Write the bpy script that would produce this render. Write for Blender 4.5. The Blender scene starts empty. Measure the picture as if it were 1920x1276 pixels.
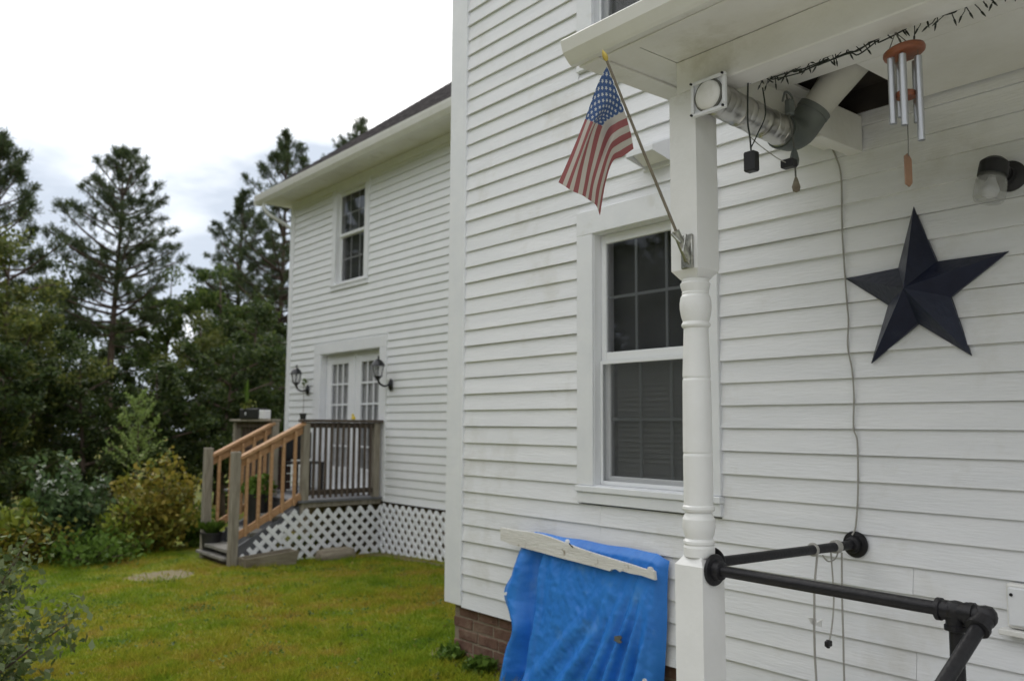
import bpy, bmesh, math, random
import numpy as np
from mathutils import Vector, Matrix

C = bpy.context.scene
COL = C.collection
R = math.radians
EYE = 1.55            # camera height above the lawn by the house; everything below is measured from the eye and lifted at the end
rng = np.random.default_rng(7)
random.seed(7)

# ------------------------------------------------------------------ camera, sky, sun, exposure
yaw, pitch, roll = 0.683772, 0.0988653, 0.0063339
fwd = Vector((math.sin(yaw) * math.cos(pitch), math.cos(yaw) * math.cos(pitch), math.sin(pitch)))
right = Vector((math.cos(yaw), -math.sin(yaw), 0))
up = right.cross(fwd)
r2 = right * math.cos(roll) + up * math.sin(roll)
u2 = -right * math.sin(roll) + up * math.cos(roll)
cd = bpy.data.cameras.new('camera')
cam = bpy.data.objects.new('camera', cd)
COL.objects.link(cam)
cam.matrix_world = Matrix(((r2.x, u2.x, -fwd.x, 0), (r2.y, u2.y, -fwd.y, 0), (r2.z, u2.z, -fwd.z, EYE), (0, 0, 0, 1)))
cd.sensor_width = 36
cd.lens = 36 * 1605.16 / 1920
cd.clip_start = 0.05
cd.clip_end = 600
cd.dof.use_dof = True
cd.dof.focus_distance = 2.75
cd.dof.aperture_fstop = 3.3
C.camera = cam

SUN_EL, SUN_ROT = R(48), R(12)      # thin cloud in front of it, ahead and to the left
w = bpy.data.worlds.new('World')
C.world = w
w.use_nodes = True
nt = w.node_tree
nt.nodes.clear()
def N(t, **k):
    n = nt.nodes.new(t)
    for a, b in k.items():
        setattr(n, a, b)
    return n
out = N('ShaderNodeOutputWorld')
bg = N('ShaderNodeBackground')
bg.inputs['Strength'].default_value = 0.1
sky = N('ShaderNodeTexSky', sky_type='NISHITA', sun_disc=False)
sky.sun_elevation = SUN_EL
sky.sun_rotation = SUN_ROT
sky.dust_density = 2.0
tc = N('ShaderNodeTexCoord')
mp = N('ShaderNodeMapping')
mp.inputs['Scale'].default_value = (1.0, 1.0, 2.6)
n1 = N('ShaderNodeTexNoise')
n1.inputs['Scale'].default_value = 2.3
n1.inputs['Detail'].default_value = 6
n1.inputs['Roughness'].default_value = 0.52
rp = N('ShaderNodeValToRGB')
rp.color_ramp.elements[0].position = 0.36
rp.color_ramp.elements[0].color = (0.05, 0.05, 0.05, 1)
rp.color_ramp.elements[1].position = 0.52
rp.color_ramp.elements[1].color = (1, 1, 1, 1)
n2 = N('ShaderNodeTexNoise')
n2.inputs['Scale'].default_value = 3.1
n2.inputs['Detail'].default_value = 4
cr = N('ShaderNodeValToRGB')
cr.color_ramp.elements[0].position = 0.35
cr.color_ramp.elements[0].color = (0.78, 0.82, 0.88, 1)
cr.color_ramp.elements[1].position = 0.62
cr.color_ramp.elements[1].color = (1, 0.99, 0.98, 1)
vm = N('ShaderNodeVectorMath', operation='SCALE')
dp_ = N('ShaderNodeVectorMath', operation='DOT_PRODUCT')
dp_.inputs[1].default_value = (math.sin(SUN_ROT) * math.cos(SUN_EL), math.cos(SUN_ROT) * math.cos(SUN_EL), math.sin(SUN_EL))
glow = N('ShaderNodeMapRange')
glow.inputs['From Min'].default_value = -0.6
glow.inputs['From Max'].default_value = 1.0
glow.inputs['To Min'].default_value = 10.6
glow.inputs['To Max'].default_value = 14.5
mx = N('ShaderNodeMix', data_type='RGBA')
lk = nt.links.new
lk(tc.outputs['Generated'], mp.inputs['Vector'])
lk(mp.outputs['Vector'], n1.inputs['Vector'])
lk(mp.outputs['Vector'], n2.inputs['Vector'])
lk(n2.outputs['Fac'], cr.inputs['Fac'])
lk(tc.outputs['Generated'], dp_.inputs[0])
lk(dp_.outputs['Value'], glow.inputs['Value'])
lk(glow.outputs['Result'], vm.inputs['Scale'])
lk(cr.outputs['Color'], vm.inputs[0])
sz = N('ShaderNodeSeparateXYZ')
lk(tc.outputs['Generated'], sz.inputs[0])
el = N('ShaderNodeMapRange', interpolation_type='SMOOTHSTEP')
el.inputs['From Min'].default_value = 0.28
el.inputs['From Max'].default_value = 0.38
el.inputs['To Min'].default_value = -0.17
el.inputs['To Max'].default_value = 0.22
lk(sz.outputs['Z'], el.inputs['Value'])
sm = N('ShaderNodeMath', operation='ADD')
lk(n1.outputs['Fac'], sm.inputs[0]); lk(el.outputs['Result'], sm.inputs[1])
lk(sm.outputs[0], rp.inputs['Fac'])
lk(rp.outputs['Color'], mx.inputs['Factor'])
thin = N('ShaderNodeMix', data_type='RGBA')         # high thin veil that pales the blue between the clouds
thin.inputs['Factor'].default_value = 0.95
thin.inputs[7].default_value = (5.2, 5.85, 6.8, 1)
lk(sky.outputs['Color'], thin.inputs[6])
lk(thin.outputs[2], mx.inputs[6])
lk(vm.outputs['Vector'], mx.inputs[7])
lk(mx.outputs[2], bg.inputs['Color'])
lk(bg.outputs['Background'], out.inputs['Surface'])

sl = bpy.data.lights.new('sun', 'SUN')
sl.energy = 1.0
sl.angle = R(18)
sl.color = (1.0, 0.96, 0.9)
so = bpy.data.objects.new('sun', sl)
COL.objects.link(so)
sd = Vector((math.sin(SUN_ROT) * math.cos(SUN_EL), math.cos(SUN_ROT) * math.cos(SUN_EL), math.sin(SUN_EL)))
so.rotation_euler = sd.to_track_quat('Z', 'Y').to_euler()
so.location = (-10, 10, 20)

C.view_settings.view_transform = 'Standard'
C.view_settings.look = 'None'
C.view_settings.exposure = 0.33
C.view_settings.gamma = 1.0
C.view_settings.use_curve_mapping = False

# ------------------------------------------------------------------ materials
def mat_base(name):
    m = bpy.data.materials.new(name)
    m.use_nodes = True
    t = m.node_tree
    return m, t, t.nodes['Principled BSDF'], t.nodes, t.links.new

def surf(name, c1, c2=None, scale=6.0, rough=0.6, bump=0.0, bscale=60.0, metal=0.0, stretch=(1, 1, 1), lo=0.35, hi=0.7, detail=5,
         stain=None, sscale=2.0, slo=0.58, shi=0.75, spec=0.5):
    """two-tone noise colour, an optional stain layer, fine bump; all in world metres"""
    m, t, b, n, l = mat_base(name)
    b.inputs['Roughness'].default_value = rough
    b.inputs['Metallic'].default_value = metal
    b.inputs['Specular IOR Level'].default_value = spec
    g = n.new('ShaderNodeNewGeometry')
    mp = n.new('ShaderNodeMapping')
    mp.inputs['Scale'].default_value = stretch
    l(g.outputs['Position'], mp.inputs['Vector'])
    if c2 is None:
        b.inputs['Base Color'].default_value = (*c1, 1)
        cur = None
    else:
        nz = n.new('ShaderNodeTexNoise')
        nz.inputs['Scale'].default_value = scale
        nz.inputs['Detail'].default_value = detail
        nz.inputs['Roughness'].default_value = 0.6
        l(mp.outputs['Vector'], nz.inputs['Vector'])
        r = n.new('ShaderNodeValToRGB')
        r.color_ramp.elements[0].position = lo
        r.color_ramp.elements[1].position = hi
        r.color_ramp.elements[0].color = (*c1, 1)
        r.color_ramp.elements[1].color = (*c2, 1)
        l(nz.outputs['Fac'], r.inputs['Fac'])
        cur = r.outputs['Color']
    if stain is not None:
        nz = n.new('ShaderNodeTexNoise')
        nz.inputs['Scale'].default_value = sscale
        nz.inputs['Detail'].default_value = 7
        nz.inputs['Roughness'].default_value = 0.65
        l(g.outputs['Position'], nz.inputs['Vector'])
        r = n.new('ShaderNodeValToRGB')
        r.color_ramp.elements[0].position = slo
        r.color_ramp.elements[1].position = shi
        r.color_ramp.elements[0].color = (0, 0, 0, 1)
        r.color_ramp.elements[1].color = (1, 1, 1, 1)
        l(nz.outputs['Fac'], r.inputs['Fac'])
        mm = n.new('ShaderNodeMix')
        mm.data_type = 'RGBA'
        l(r.outputs['Color'], mm.inputs['Factor'])
        if cur is None:
            mm.inputs[6].default_value = (*c1, 1)
        else:
            l(cur, mm.inputs[6])
        mm.inputs[7].default_value = (*stain, 1)
        cur = mm.outputs[2]
    if cur is not None:
        l(cur, b.inputs['Base Color'])
    if bump > 0:
        nz = n.new('ShaderNodeTexNoise')
        nz.inputs['Scale'].default_value = bscale
        nz.inputs['Detail'].default_value = 4
        l(mp.outputs['Vector'], nz.inputs['Vector'])
        bp = n.new('ShaderNodeBump')
        bp.inputs['Strength'].default_value = bump
        bp.inputs['Distance'].default_value = 0.01
        l(nz.outputs['Fac'], bp.inputs['Height'])
        l(bp.outputs['Normal'], b.inputs['Normal'])
    return m

def leafmat(name, cols, rough=0.55, trans=0.35, spec=0.3):
    """leaf colour picked at random for each leaf; part of the light passes through"""
    m, t, b, n, l = mat_base(name)
    g = n.new('ShaderNodeNewGeometry')
    r = n.new('ShaderNodeValToRGB')
    els = r.color_ramp.elements
    while len(els) < len(cols):
        els.new(0.5)
    for i, c in enumerate(cols):
        els[i].position = i / (len(cols) - 1)
        els[i].color = (*c, 1)
    l(g.outputs['Random Per Island'], r.inputs['Fac'])
    l(r.outputs['Color'], b.inputs['Base Color'])
    b.inputs['Roughness'].default_value = rough
    b.inputs['Specular IOR Level'].default_value = spec
    tr = n.new('ShaderNodeBsdfTranslucent')
    l(r.outputs['Color'], tr.inputs['Color'])
    ms = n.new('ShaderNodeMixShader')
    ms.inputs['Fac'].default_value = trans
    l(b.outputs['BSDF'], ms.inputs[1])
    l(tr.outputs['BSDF'], ms.inputs[2])
    l(ms.outputs['Shader'], n['Material Output'].inputs['Surface'])
    return m

def glassmat(name, tint=0.6, rough=0.02, refl=1.0, frost=0.0):
    m = bpy.data.materials.new(name)
    m.use_nodes = True
    t = m.node_tree
    n = t.nodes
    n.clear()
    l = t.links.new
    o = n.new('ShaderNodeOutputMaterial')
    tr = n.new('ShaderNodeBsdfTransparent')
    tr.inputs['Color'].default_value = (tint, tint, tint * 1.01, 1)
    gl = n.new('ShaderNodeBsdfGlossy')
    gl.inputs['Roughness'].default_value = rough
    gl.inputs['Color'].default_value = (refl, refl, refl, 1)
    f = n.new('ShaderNodeFresnel')
    f.inputs['IOR'].default_value = 1.5
    ms = n.new('ShaderNodeMixShader')
    gg = n.new('ShaderNodeNewGeometry')
    inv = n.new('ShaderNodeMath'); inv.operation = 'SUBTRACT'; inv.inputs[0].default_value = 1.0
    l(gg.outputs['Backfacing'], inv.inputs[1])
    mu = n.new('ShaderNodeMath'); mu.operation = 'MULTIPLY'
    l(f.outputs['Fac'], mu.inputs[0]); l(inv.outputs[0], mu.inputs[1])
    l(mu.outputs[0], ms.inputs['Fac'])
    l(tr.outputs['BSDF'], ms.inputs[1])
    l(gl.outputs['BSDF'], ms.inputs[2])
    if frost:                            # dust on the glass
        df = n.new('ShaderNodeBsdfTranslucent')
        df.inputs['Color'].default_value = (.8, .8, .76, 1)
        d2 = n.new('ShaderNodeBsdfDiffuse')
        d2.inputs['Color'].default_value = (.7, .7, .66, 1)
        m1 = n.new('ShaderNodeMixShader'); m1.inputs['Fac'].default_value = .5
        l(df.outputs[0], m1.inputs[1]); l(d2.outputs[0], m1.inputs[2])
        m2 = n.new('ShaderNodeMixShader'); m2.inputs['Fac'].default_value = frost
        l(ms.outputs['Shader'], m2.inputs[1]); l(m1.outputs[0], m2.inputs[2])
        ms = m2
    l(ms.outputs[0], o.inputs['Surface'])
    return m

M = {}
M['clap'] = surf('white_clapboard_paint', (0.74, 0.75, 0.77), (0.81, 0.815, 0.83), scale=3, stretch=(1, .5, 4), rough=0.55, bump=0.25, bscale=26,
                 stain=(0.60, 0.59, 0.55), sscale=2.2, slo=0.56, shi=0.82)
M['trim'] = surf('white_trim_paint', (0.74, 0.755, 0.78), (0.80, 0.81, 0.825), scale=5, rough=0.5, bump=0.12, bscale=35,
                 stain=(0.58, 0.57, 0.52), sscale=3.5, slo=0.62, shi=0.85)
M['vinyl'] = surf('white_vinyl', (0.77, 0.785, 0.80), (0.81, 0.82, 0.835), scale=4, rough=0.4, bump=0.08, bscale=50)
M['porch'] = surf('old_porch_paint', (0.70, 0.69, 0.65), (0.79, 0.785, 0.765), scale=3, rough=0.55, bump=0.2, bscale=30,
                  stain=(0.48, 0.46, 0.38), sscale=2.7, slo=0.58, shi=0.8)
M['post'] = surf('white_post_paint', (0.73, 0.73, 0.71), (0.79, 0.79, 0.775), scale=4, rough=0.42, bump=0.12, bscale=40,
                 stain=(0.56, 0.55, 0.50), sscale=6, slo=0.64, shi=0.8)
M['alu'] = surf('white_gutter_enamel', (0.73, 0.725, 0.68), (0.79, 0.785, 0.76), scale=4, rough=0.35, stain=(0.5, 0.48, 0.4), sscale=5, slo=0.62, shi=0.8)
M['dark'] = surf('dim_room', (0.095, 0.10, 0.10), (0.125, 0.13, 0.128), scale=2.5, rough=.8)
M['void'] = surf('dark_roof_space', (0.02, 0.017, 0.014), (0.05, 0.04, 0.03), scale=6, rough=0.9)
M['blind'] = surf('window_blind', (0.20, 0.205, 0.195), (0.24, 0.245, 0.23), scale=3, rough=0.7)
M['curtain'] = surf('grey_curtain', (0.42, 0.43, 0.42), (0.55, 0.55, 0.54), scale=5, rough=0.8)
M['doorglass'] = None
M['muntin'] = surf('grey_glazing_bar', (0.27, 0.29, 0.29), rough=0.5)
M['barwhite'] = surf('white_glazing_bar', (0.62, 0.63, 0.63), rough=0.5)
M['glass'] = glassmat('window_glass', 0.80, 0.03, 0.9)
def screenmat():
    m = bpy.data.materials.new('insect_screen')
    m.use_nodes = True
    t = m.node_tree; n = t.nodes; l = t.links.new
    tr = n.new('ShaderNodeBsdfTransparent')
    b = n['Principled BSDF']; b.inputs['Base Color'].default_value = (.16, .17, .17, 1); b.inputs['Roughness'].default_value = .8
    ms = n.new('ShaderNodeMixShader'); ms.inputs['Fac'].default_value = .15
    l(tr.outputs[0], ms.inputs[1]); l(b.outputs[0], ms.inputs[2]); l(ms.outputs[0], n['Material Output'].inputs['Surface'])
    return m
M['screen'] = screenmat()
M['jar'] = glassmat('jar_glass', 0.93, 0.08, 0.8, 0.2)
M['doorglass'] = glassmat('door_glass', 0.92, 0.02, 0.8)
M['brick'] = surf('old_brick', (0.11, 0.055, 0.038), (0.21, 0.12, 0.085), scale=9, rough=0.9, bump=0.5, bscale=70, stain=(0.24, 0.18, 0.125), sscale=6, slo=0.5, shi=0.8)
M['mortar'] = surf('old_mortar', (0.30, 0.25, 0.18), (0.20, 0.15, 0.11), scale=14, rough=0.95, bump=0.5, bscale=90)
M['shingle'] = surf('roof_shingle', (0.05, 0.045, 0.047), (0.13, 0.115, 0.115), scale=7, rough=0.95, bump=0.5, bscale=60, lo=.4, hi=.62)
M['weathered'] = surf('weathered_lumber', (0.20, 0.175, 0.135), (0.33, 0.30, 0.245), scale=6, stretch=(4, 4, .6), rough=0.85, bump=0.35, bscale=40)
M['darkwood'] = surf('dark_stained_lumber', (0.055, 0.042, 0.033), (0.12, 0.09, 0.066), scale=6, stretch=(3, 3, .7), rough=0.8, bump=0.3, bscale=40)
M['cedar'] = surf('fresh_cedar', (0.36, 0.19, 0.085), (0.50, 0.31, 0.17), scale=7, stretch=(1, 4, 4), rough=0.7, bump=0.25, bscale=40)
M['grey'] = surf('grey_deck_paint', (0.10, 0.105, 0.115), (0.17, 0.17, 0.18), scale=6, rough=0.6, bump=0.2)
M['step'] = surf('grey_worn_tread', (0.16, 0.155, 0.14), (0.26, 0.245, 0.22), scale=6, rough=0.8, bump=0.3)
M['iron'] = surf('black_pipe_paint', (0.007, 0.007, 0.009), (0.013, 0.012, 0.014), scale=20, rough=0.45, bump=0.2, bscale=80, spec=.35, stain=(0.026, 0.019, 0.015), sscale=9, slo=0.62, shi=0.8)
M['black'] = surf('black_plastic', (0.012, 0.012, 0.014), rough=0.5)
M['lantern'] = surf('black_lantern_enamel', (0.008, 0.009, 0.012), rough=0.35)
M['star'] = surf('navy_painted_tin', (0.005, 0.008, 0.026), (0.010, 0.015, 0.040), scale=16, rough=0.36, bump=0.2, bscale=45, spec=0.5, stain=(0.03, 0.033, 0.045), sscale=8, slo=.62, shi=.85)
M['steel'] = surf('galvanised_duct', (0.50, 0.49, 0.46), (0.55, 0.54, 0.51), scale=4, rough=0.3, metal=1.0)
M['bracket'] = surf('cast_metal_bracket', (0.25, 0.25, 0.23), (0.5, 0.5, 0.46), scale=60, rough=0.35, metal=0.9)
M['elbow'] = surf('dull_grey_elbow', (0.10, 0.115, 0.11), (0.16, 0.175, 0.165), scale=9, rough=0.55, metal=0.3)
M['chimetube'] = surf('aluminium_chime', (0.50, 0.51, 0.53), rough=0.35, metal=0.8)
M['chimewood'] = surf('red_stained_wood', (0.19, 0.060, 0.028), (0.29, 0.095, 0.042), scale=14, stretch=(1, 1, 6), rough=0.4)
M['cord'] = surf('grey_cord', (0.12, 0.12, 0.105), rough=0.7)
M['wallcord'] = surf('pale_grey_cord', (0.34, 0.33, 0.30), rough=0.7)
M['riser'] = surf('shaded_white_duct', (0.46, 0.45, 0.40), (0.54, 0.53, 0.48), scale=5, rough=.6)  # white riser duct, its shade under the ceiling put into the colour
M['sail'] = surf('pale_brown_sail', (0.22, 0.12, 0.07), (0.30, 0.17, 0.10), scale=12, rough=.5)
M['palecord'] = surf('dirty_white_cord', (0.36, 0.35, 0.32), rough=0.7)
M['wire'] = surf('dark_green_wire', (0.018, 0.024, 0.018), rough=0.6)
M['gold'] = surf('brass_finial', (0.55, 0.42, 0.10), rough=0.4, metal=0.3)
M['pole'] = surf('tan_pole', (0.17, 0.145, 0.11), (0.24, 0.21, 0.16), scale=20, rough=0.6)
M['tarp'] = surf('blue_tarp', (0.020, 0.175, 0.60), (0.036, 0.235, 0.71), scale=5, rough=0.42, bump=0.25, bscale=30, stain=(0.12, 0.30, 0.58), sscale=5.5, slo=0.57, shi=0.85)
M['plank'] = surf('peeling_white_plank', (0.66, 0.64, 0.60), (0.75, 0.74, 0.71), scale=9, stretch=(1, .5, 3), rough=0.8, bump=0.4, bscale=40, stain=(0.30, 0.26, 0.2), sscale=14, slo=0.62, shi=0.72)
M['bark'] = surf('pine_bark', (0.06, 0.045, 0.035), (0.15, 0.105, 0.08), scale=5, stretch=(3, 3, .7), rough=0.95, bump=0.6, bscale=12)
M['pot'] = surf('black_nursery_pot', (0.012, 0.012, 0.013), (0.025, 0.024, 0.024), scale=10, rough=0.55)
M['soil'] = surf('garden_soil', (0.03, 0.02, 0.012), (0.09, 0.06, 0.03), scale=15, rough=0.95, bump=0.8, bscale=40)
M['peeled'] = surf('old_trough_wood', (0.17, 0.14, 0.10), (0.28, 0.25, 0.19), scale=6, stretch=(.8, 4, 4), rough=0.9, bump=0.4, bscale=40)
M['brownbox'] = surf('dark_red_brown_box', (0.05, 0.026, 0.022), (0.085, 0.045, 0.036), scale=6, rough=0.7)
M['yellow'] = surf('yellow_ornament', (0.75, 0.55, 0.05), rough=0.5)
M['whiteplastic'] = surf('white_plastic', (0.75, 0.76, 0.78), rough=0.4)

M['pine'] = leafmat('pine_needles', [(0.035, 0.058, 0.026), (0.065, 0.095, 0.036), (0.12, 0.14, 0.055)], trans=0.3)
M['leafA'] = leafmat('dark_green_leaves', [(0.036, 0.068, 0.018), (0.075, 0.120, 0.028), (0.15, 0.19, 0.045)], trans=0.45)
M['leafB'] = leafmat('olive_leaves', [(0.050, 0.075, 0.018), (0.110, 0.135, 0.032), (0.20, 0.21, 0.05)], trans=0.45)
M['leafC'] = leafmat('deep_shade_leaves', [(0.022, 0.042, 0.013), (0.052, 0.082, 0.022), (0.10, 0.13, 0.034)], trans=0.38)
M['flowerleaf'] = leafmat('blue_green_leaves', [(0.045, 0.085, 0.032), (0.08, 0.13, 0.05), (0.12, 0.18, 0.07)], trans=0.3, spec=.15)
M['gold_leaf'] = leafmat('yellow_brown_leaves', [(0.12, 0.13, 0.02), (0.26, 0.23, 0.035), (0.33, 0.25, 0.045), (0.17, 0.21, 0.035)], trans=0.35)
M['lime'] = leafmat('lime_leaves', [(0.09, 0.13, 0.018), (0.20, 0.25, 0.03), (0.30, 0.33, 0.05)], trans=0.4)
M['fern'] = leafmat('pale_green_needles', [(0.16, 0.24, 0.06), (0.27, 0.35, 0.10)], trans=0.4)
M['sage'] = leafmat('pale_sage_leaves', [(0.055, 0.09, 0.03), (0.11, 0.15, 0.05), (0.22, 0.27, 0.14), (0.09, 0.10, 0.03)], trans=0.35, spec=.2)
M['petal'] = leafmat('pale_petals', [(0.45, 0.48, 0.42), (0.7, 0.72, 0.66)], trans=0.3)
M['weed'] = leafmat('weed_leaves', [(0.07, 0.13, 0.022), (0.13, 0.21, 0.035)], trans=0.35, spec=.15)

def grassmat(name, blade):
    m, t, b, n, l = mat_base(name)
    g = n.new('ShaderNodeNewGeometry')
    def nz_(sc, det=6, ro=.65):
        nz = n.new('ShaderNodeTexNoise')
        nz.inputs['Scale'].default_value = sc
        nz.inputs['Detail'].default_value = det
        nz.inputs['Roughness'].default_value = ro
        l(g.outputs['Position'], nz.inputs['Vector'])
        return nz.outputs['Fac']
    mxn = n.new('ShaderNodeMix'); mxn.data_type = 'FLOAT'
    mxn.inputs['Factor'].default_value = .45
    l(nz_(.7), mxn.inputs[2]); l(nz_(3.6), mxn.inputs[3])
    r = n.new('ShaderNodeValToRGB')
    e = r.color_ramp.elements
    e.new(0.5); e.new(0.6); e.new(.7)
    cs = [(0.36, (0.115, 0.20, 0.015)), (0.45, (0.20, 0.27, 0.020)), (0.515, (0.28, 0.290, 0.028)), (0.58, (0.32, 0.26, 0.045)), (0.65, (0.24, 0.165, 0.065))]
    for i, (p, c) in enumerate(cs):
        e[i].position = p
        e[i].color = (*c, 1)
    l(mxn.outputs[0], r.inputs['Fac'])
    mm = n.new('ShaderNodeMix')
    mm.data_type = 'RGBA'
    mm.blend_type = 'MULTIPLY'
    mm.inputs['Factor'].default_value = 1.0
    l(r.outputs['Color'], mm.inputs[6])
    r2_ = n.new('ShaderNodeValToRGB')
    if blade:
        r2_.color_ramp.elements[0].color = (0.7, 0.75, 0.6, 1)
        r2_.color_ramp.elements[1].color = (1.3, 1.25, 1.2, 1)
        l(g.outputs['Random Per Island'], r2_.inputs['Fac'])
    else:
        n3 = n.new('ShaderNodeTexNoise')
        n3.inputs['Scale'].default_value = 14
        n3.inputs['Detail'].default_value = 6
        l(g.outputs['Position'], n3.inputs['Vector'])
        r2_.color_ramp.elements[0].position = 0.35
        r2_.color_ramp.elements[1].position = 0.68
        r2_.color_ramp.elements[0].color = (0.42, 0.38, 0.38, 1)
        r2_.color_ramp.elements[1].color = (0.85, 0.82, 0.85, 1)
        l(n3.outputs['Fac'], r2_.inputs['Fac'])
    l(r2_.outputs['Color'], mm.inputs[7])
    cur = mm.outputs[2]
    if not blade:                       # the bare trodden spot at the foot of the steps
        sp = n.new('ShaderNodeVectorMath'); sp.operation = 'SUBTRACT'
        l(g.outputs['Position'], sp.inputs[0])
        sp.inputs[1].default_value = (3.12, 9.95, 0)
        sm = n.new('ShaderNodeVectorMath'); sm.operation = 'MULTIPLY'
        l(sp.outputs[0], sm.inputs[0]); sm.inputs[1].default_value = (2.1, 1.6, 0)
        ln = n.new('ShaderNodeVectorMath'); ln.operation = 'LENGTH'
        l(sm.outputs[0], ln.inputs[0])
        n4 = n.new('ShaderNodeTexNoise'); n4.inputs['Scale'].default_value = 5
        l(g.outputs['Position'], n4.inputs['Vector'])
        ad = n.new('ShaderNodeMath'); ad.operation = 'ADD'
        l(ln.outputs['Value'], ad.inputs[0]); l(n4.outputs['Fac'], ad.inputs[1])
        rr = n.new('ShaderNodeValToRGB')
        rr.color_ramp.elements[0].position = 0.98; rr.color_ramp.elements[0].color = (1, 1, 1, 1)
        rr.color_ramp.elements[1].position = 1.12; rr.color_ramp.elements[1].color = (0, 0, 0, 1)
        dv = n.new('ShaderNodeMath'); dv.operation = 'MULTIPLY'; dv.inputs[1].default_value = 0.8
        l(ad.outputs[0], dv.inputs[0]); l(dv.outputs[0], rr.inputs['Fac'])
        m2 = n.new('ShaderNodeMix'); m2.data_type = 'RGBA'
        l(rr.outputs['Color'], m2.inputs['Factor']); l(cur, m2.inputs[6]); m2.inputs[7].default_value = (0.20, 0.168, 0.105, 1)
        cur = m2.outputs[2]
    l(cur, b.inputs['Base Color'])
    b.inputs['Roughness'].default_value = 0.8
    b.inputs['Specular IOR Level'].default_value = 0.15
    if blade:
        tr = n.new('ShaderNodeBsdfTranslucent')
        l(cur, tr.inputs['Color'])
        ms = n.new('ShaderNodeMixShader')
        ms.inputs['Fac'].default_value = 0.35
        l(b.outputs['BSDF'], ms.inputs[1]); l(tr.outputs['BSDF'], ms.inputs[2])
        l(ms.outputs['Shader'], n['Material Output'].inputs['Surface'])
    return m
M['ground'] = grassmat('lawn_soil', False)
M['blade'] = grassmat('grass_blade', True)

def flagmat():
    """flag print: 13 stripes and a star field laid out in the cloth's own uv"""
    m, t, b, n, l = mat_base('flag_cloth')
    uv = n.new('ShaderNodeUVMap')
    sep = n.new('ShaderNodeSeparateXYZ')
    l(uv.outputs['UV'], sep.inputs[0])
    def math_(op, a, c=None):
        k = n.new('ShaderNodeMath'); k.operation = op
        for i, v in enumerate((a, c)):
            if v is None: continue
            if isinstance(v, (int, float)): k.inputs[i].default_value = v
            else: l(v, k.inputs[i])
        return k.outputs[0]
    u, v = sep.outputs[0], sep.outputs[1]
    red = math_('LESS_THAN', math_('MODULO', math_('MULTIPLY', v, 13.0), 2.0), 1.0)
    canton = math_('MULTIPLY', math_('LESS_THAN', u, 0.4), math_('LESS_THAN', v, 7 / 13))
    # staggered rows of stars
    cu = math_('MULTIPLY', u, 6 / 0.4)
    cv = math_('MULTIPLY', v, 5 / (7 / 13))
    def dots(du, dv):
        fu = math_('SUBTRACT', math_('FRACT', math_('ADD', cu, du)), 0.5)
        fv = math_('SUBTRACT', math_('FRACT', math_('ADD', cv, dv)), 0.5)
        d = math_('SQRT', math_('ADD', math_('POWER', math_('ABSOLUTE', fu), 2.0), math_('POWER', math_('ABSOLUTE', fv), 2.0)))
        an = math_('ARCTAN2', fu, math_('MULTIPLY', fv, -1.0))
        rad = math_('ADD', 0.18, math_('MULTIPLY', math_('COSINE', math_('MULTIPLY', an, 5.0)), 0.06))
        return math_('LESS_THAN', d, rad)
    stars = math_('MAXIMUM', dots(0.0, 0.0), dots(0.5, 0.5))
    m1 = n.new('ShaderNodeMix'); m1.data_type = 'RGBA'
    m1.inputs[6].default_value = (0.45, 0.42, 0.37, 1); m1.inputs[7].default_value = (0.27, 0.095, 0.095, 1)
    l(red, m1.inputs['Factor'])
    m2 = n.new('ShaderNodeMix'); m2.data_type = 'RGBA'
    m2.inputs[6].default_value = (0.05, 0.09, 0.20, 1); m2.inputs[7].default_value = (0.45, 0.46, 0.46, 1)
    l(stars, m2.inputs['Factor'])
    m3 = n.new('ShaderNodeMix'); m3.data_type = 'RGBA'
    l(canton, m3.inputs['Factor']); l(m1.outputs[2], m3.inputs[6]); l(m2.outputs[2], m3.inputs[7])
    l(m3.outputs[2], b.inputs['Base Color'])
    b.inputs['Roughness'].default_value = 0.85
    b.inputs['Specular IOR Level'].default_value = 0.2
    tr = n.new('ShaderNodeBsdfTranslucent')
    l(m3.outputs[2], tr.inputs['Color'])
    ms = n.new('ShaderNodeMixShader'); ms.inputs['Fac'].default_value = 0.25
    l(b.outputs['BSDF'], ms.inputs[1]); l(tr.outputs['BSDF'], ms.inputs[2])
    l(ms.outputs['Shader'], n['Material Output'].inputs['Surface'])
    return m
M['flag'] = flagmat()

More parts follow.
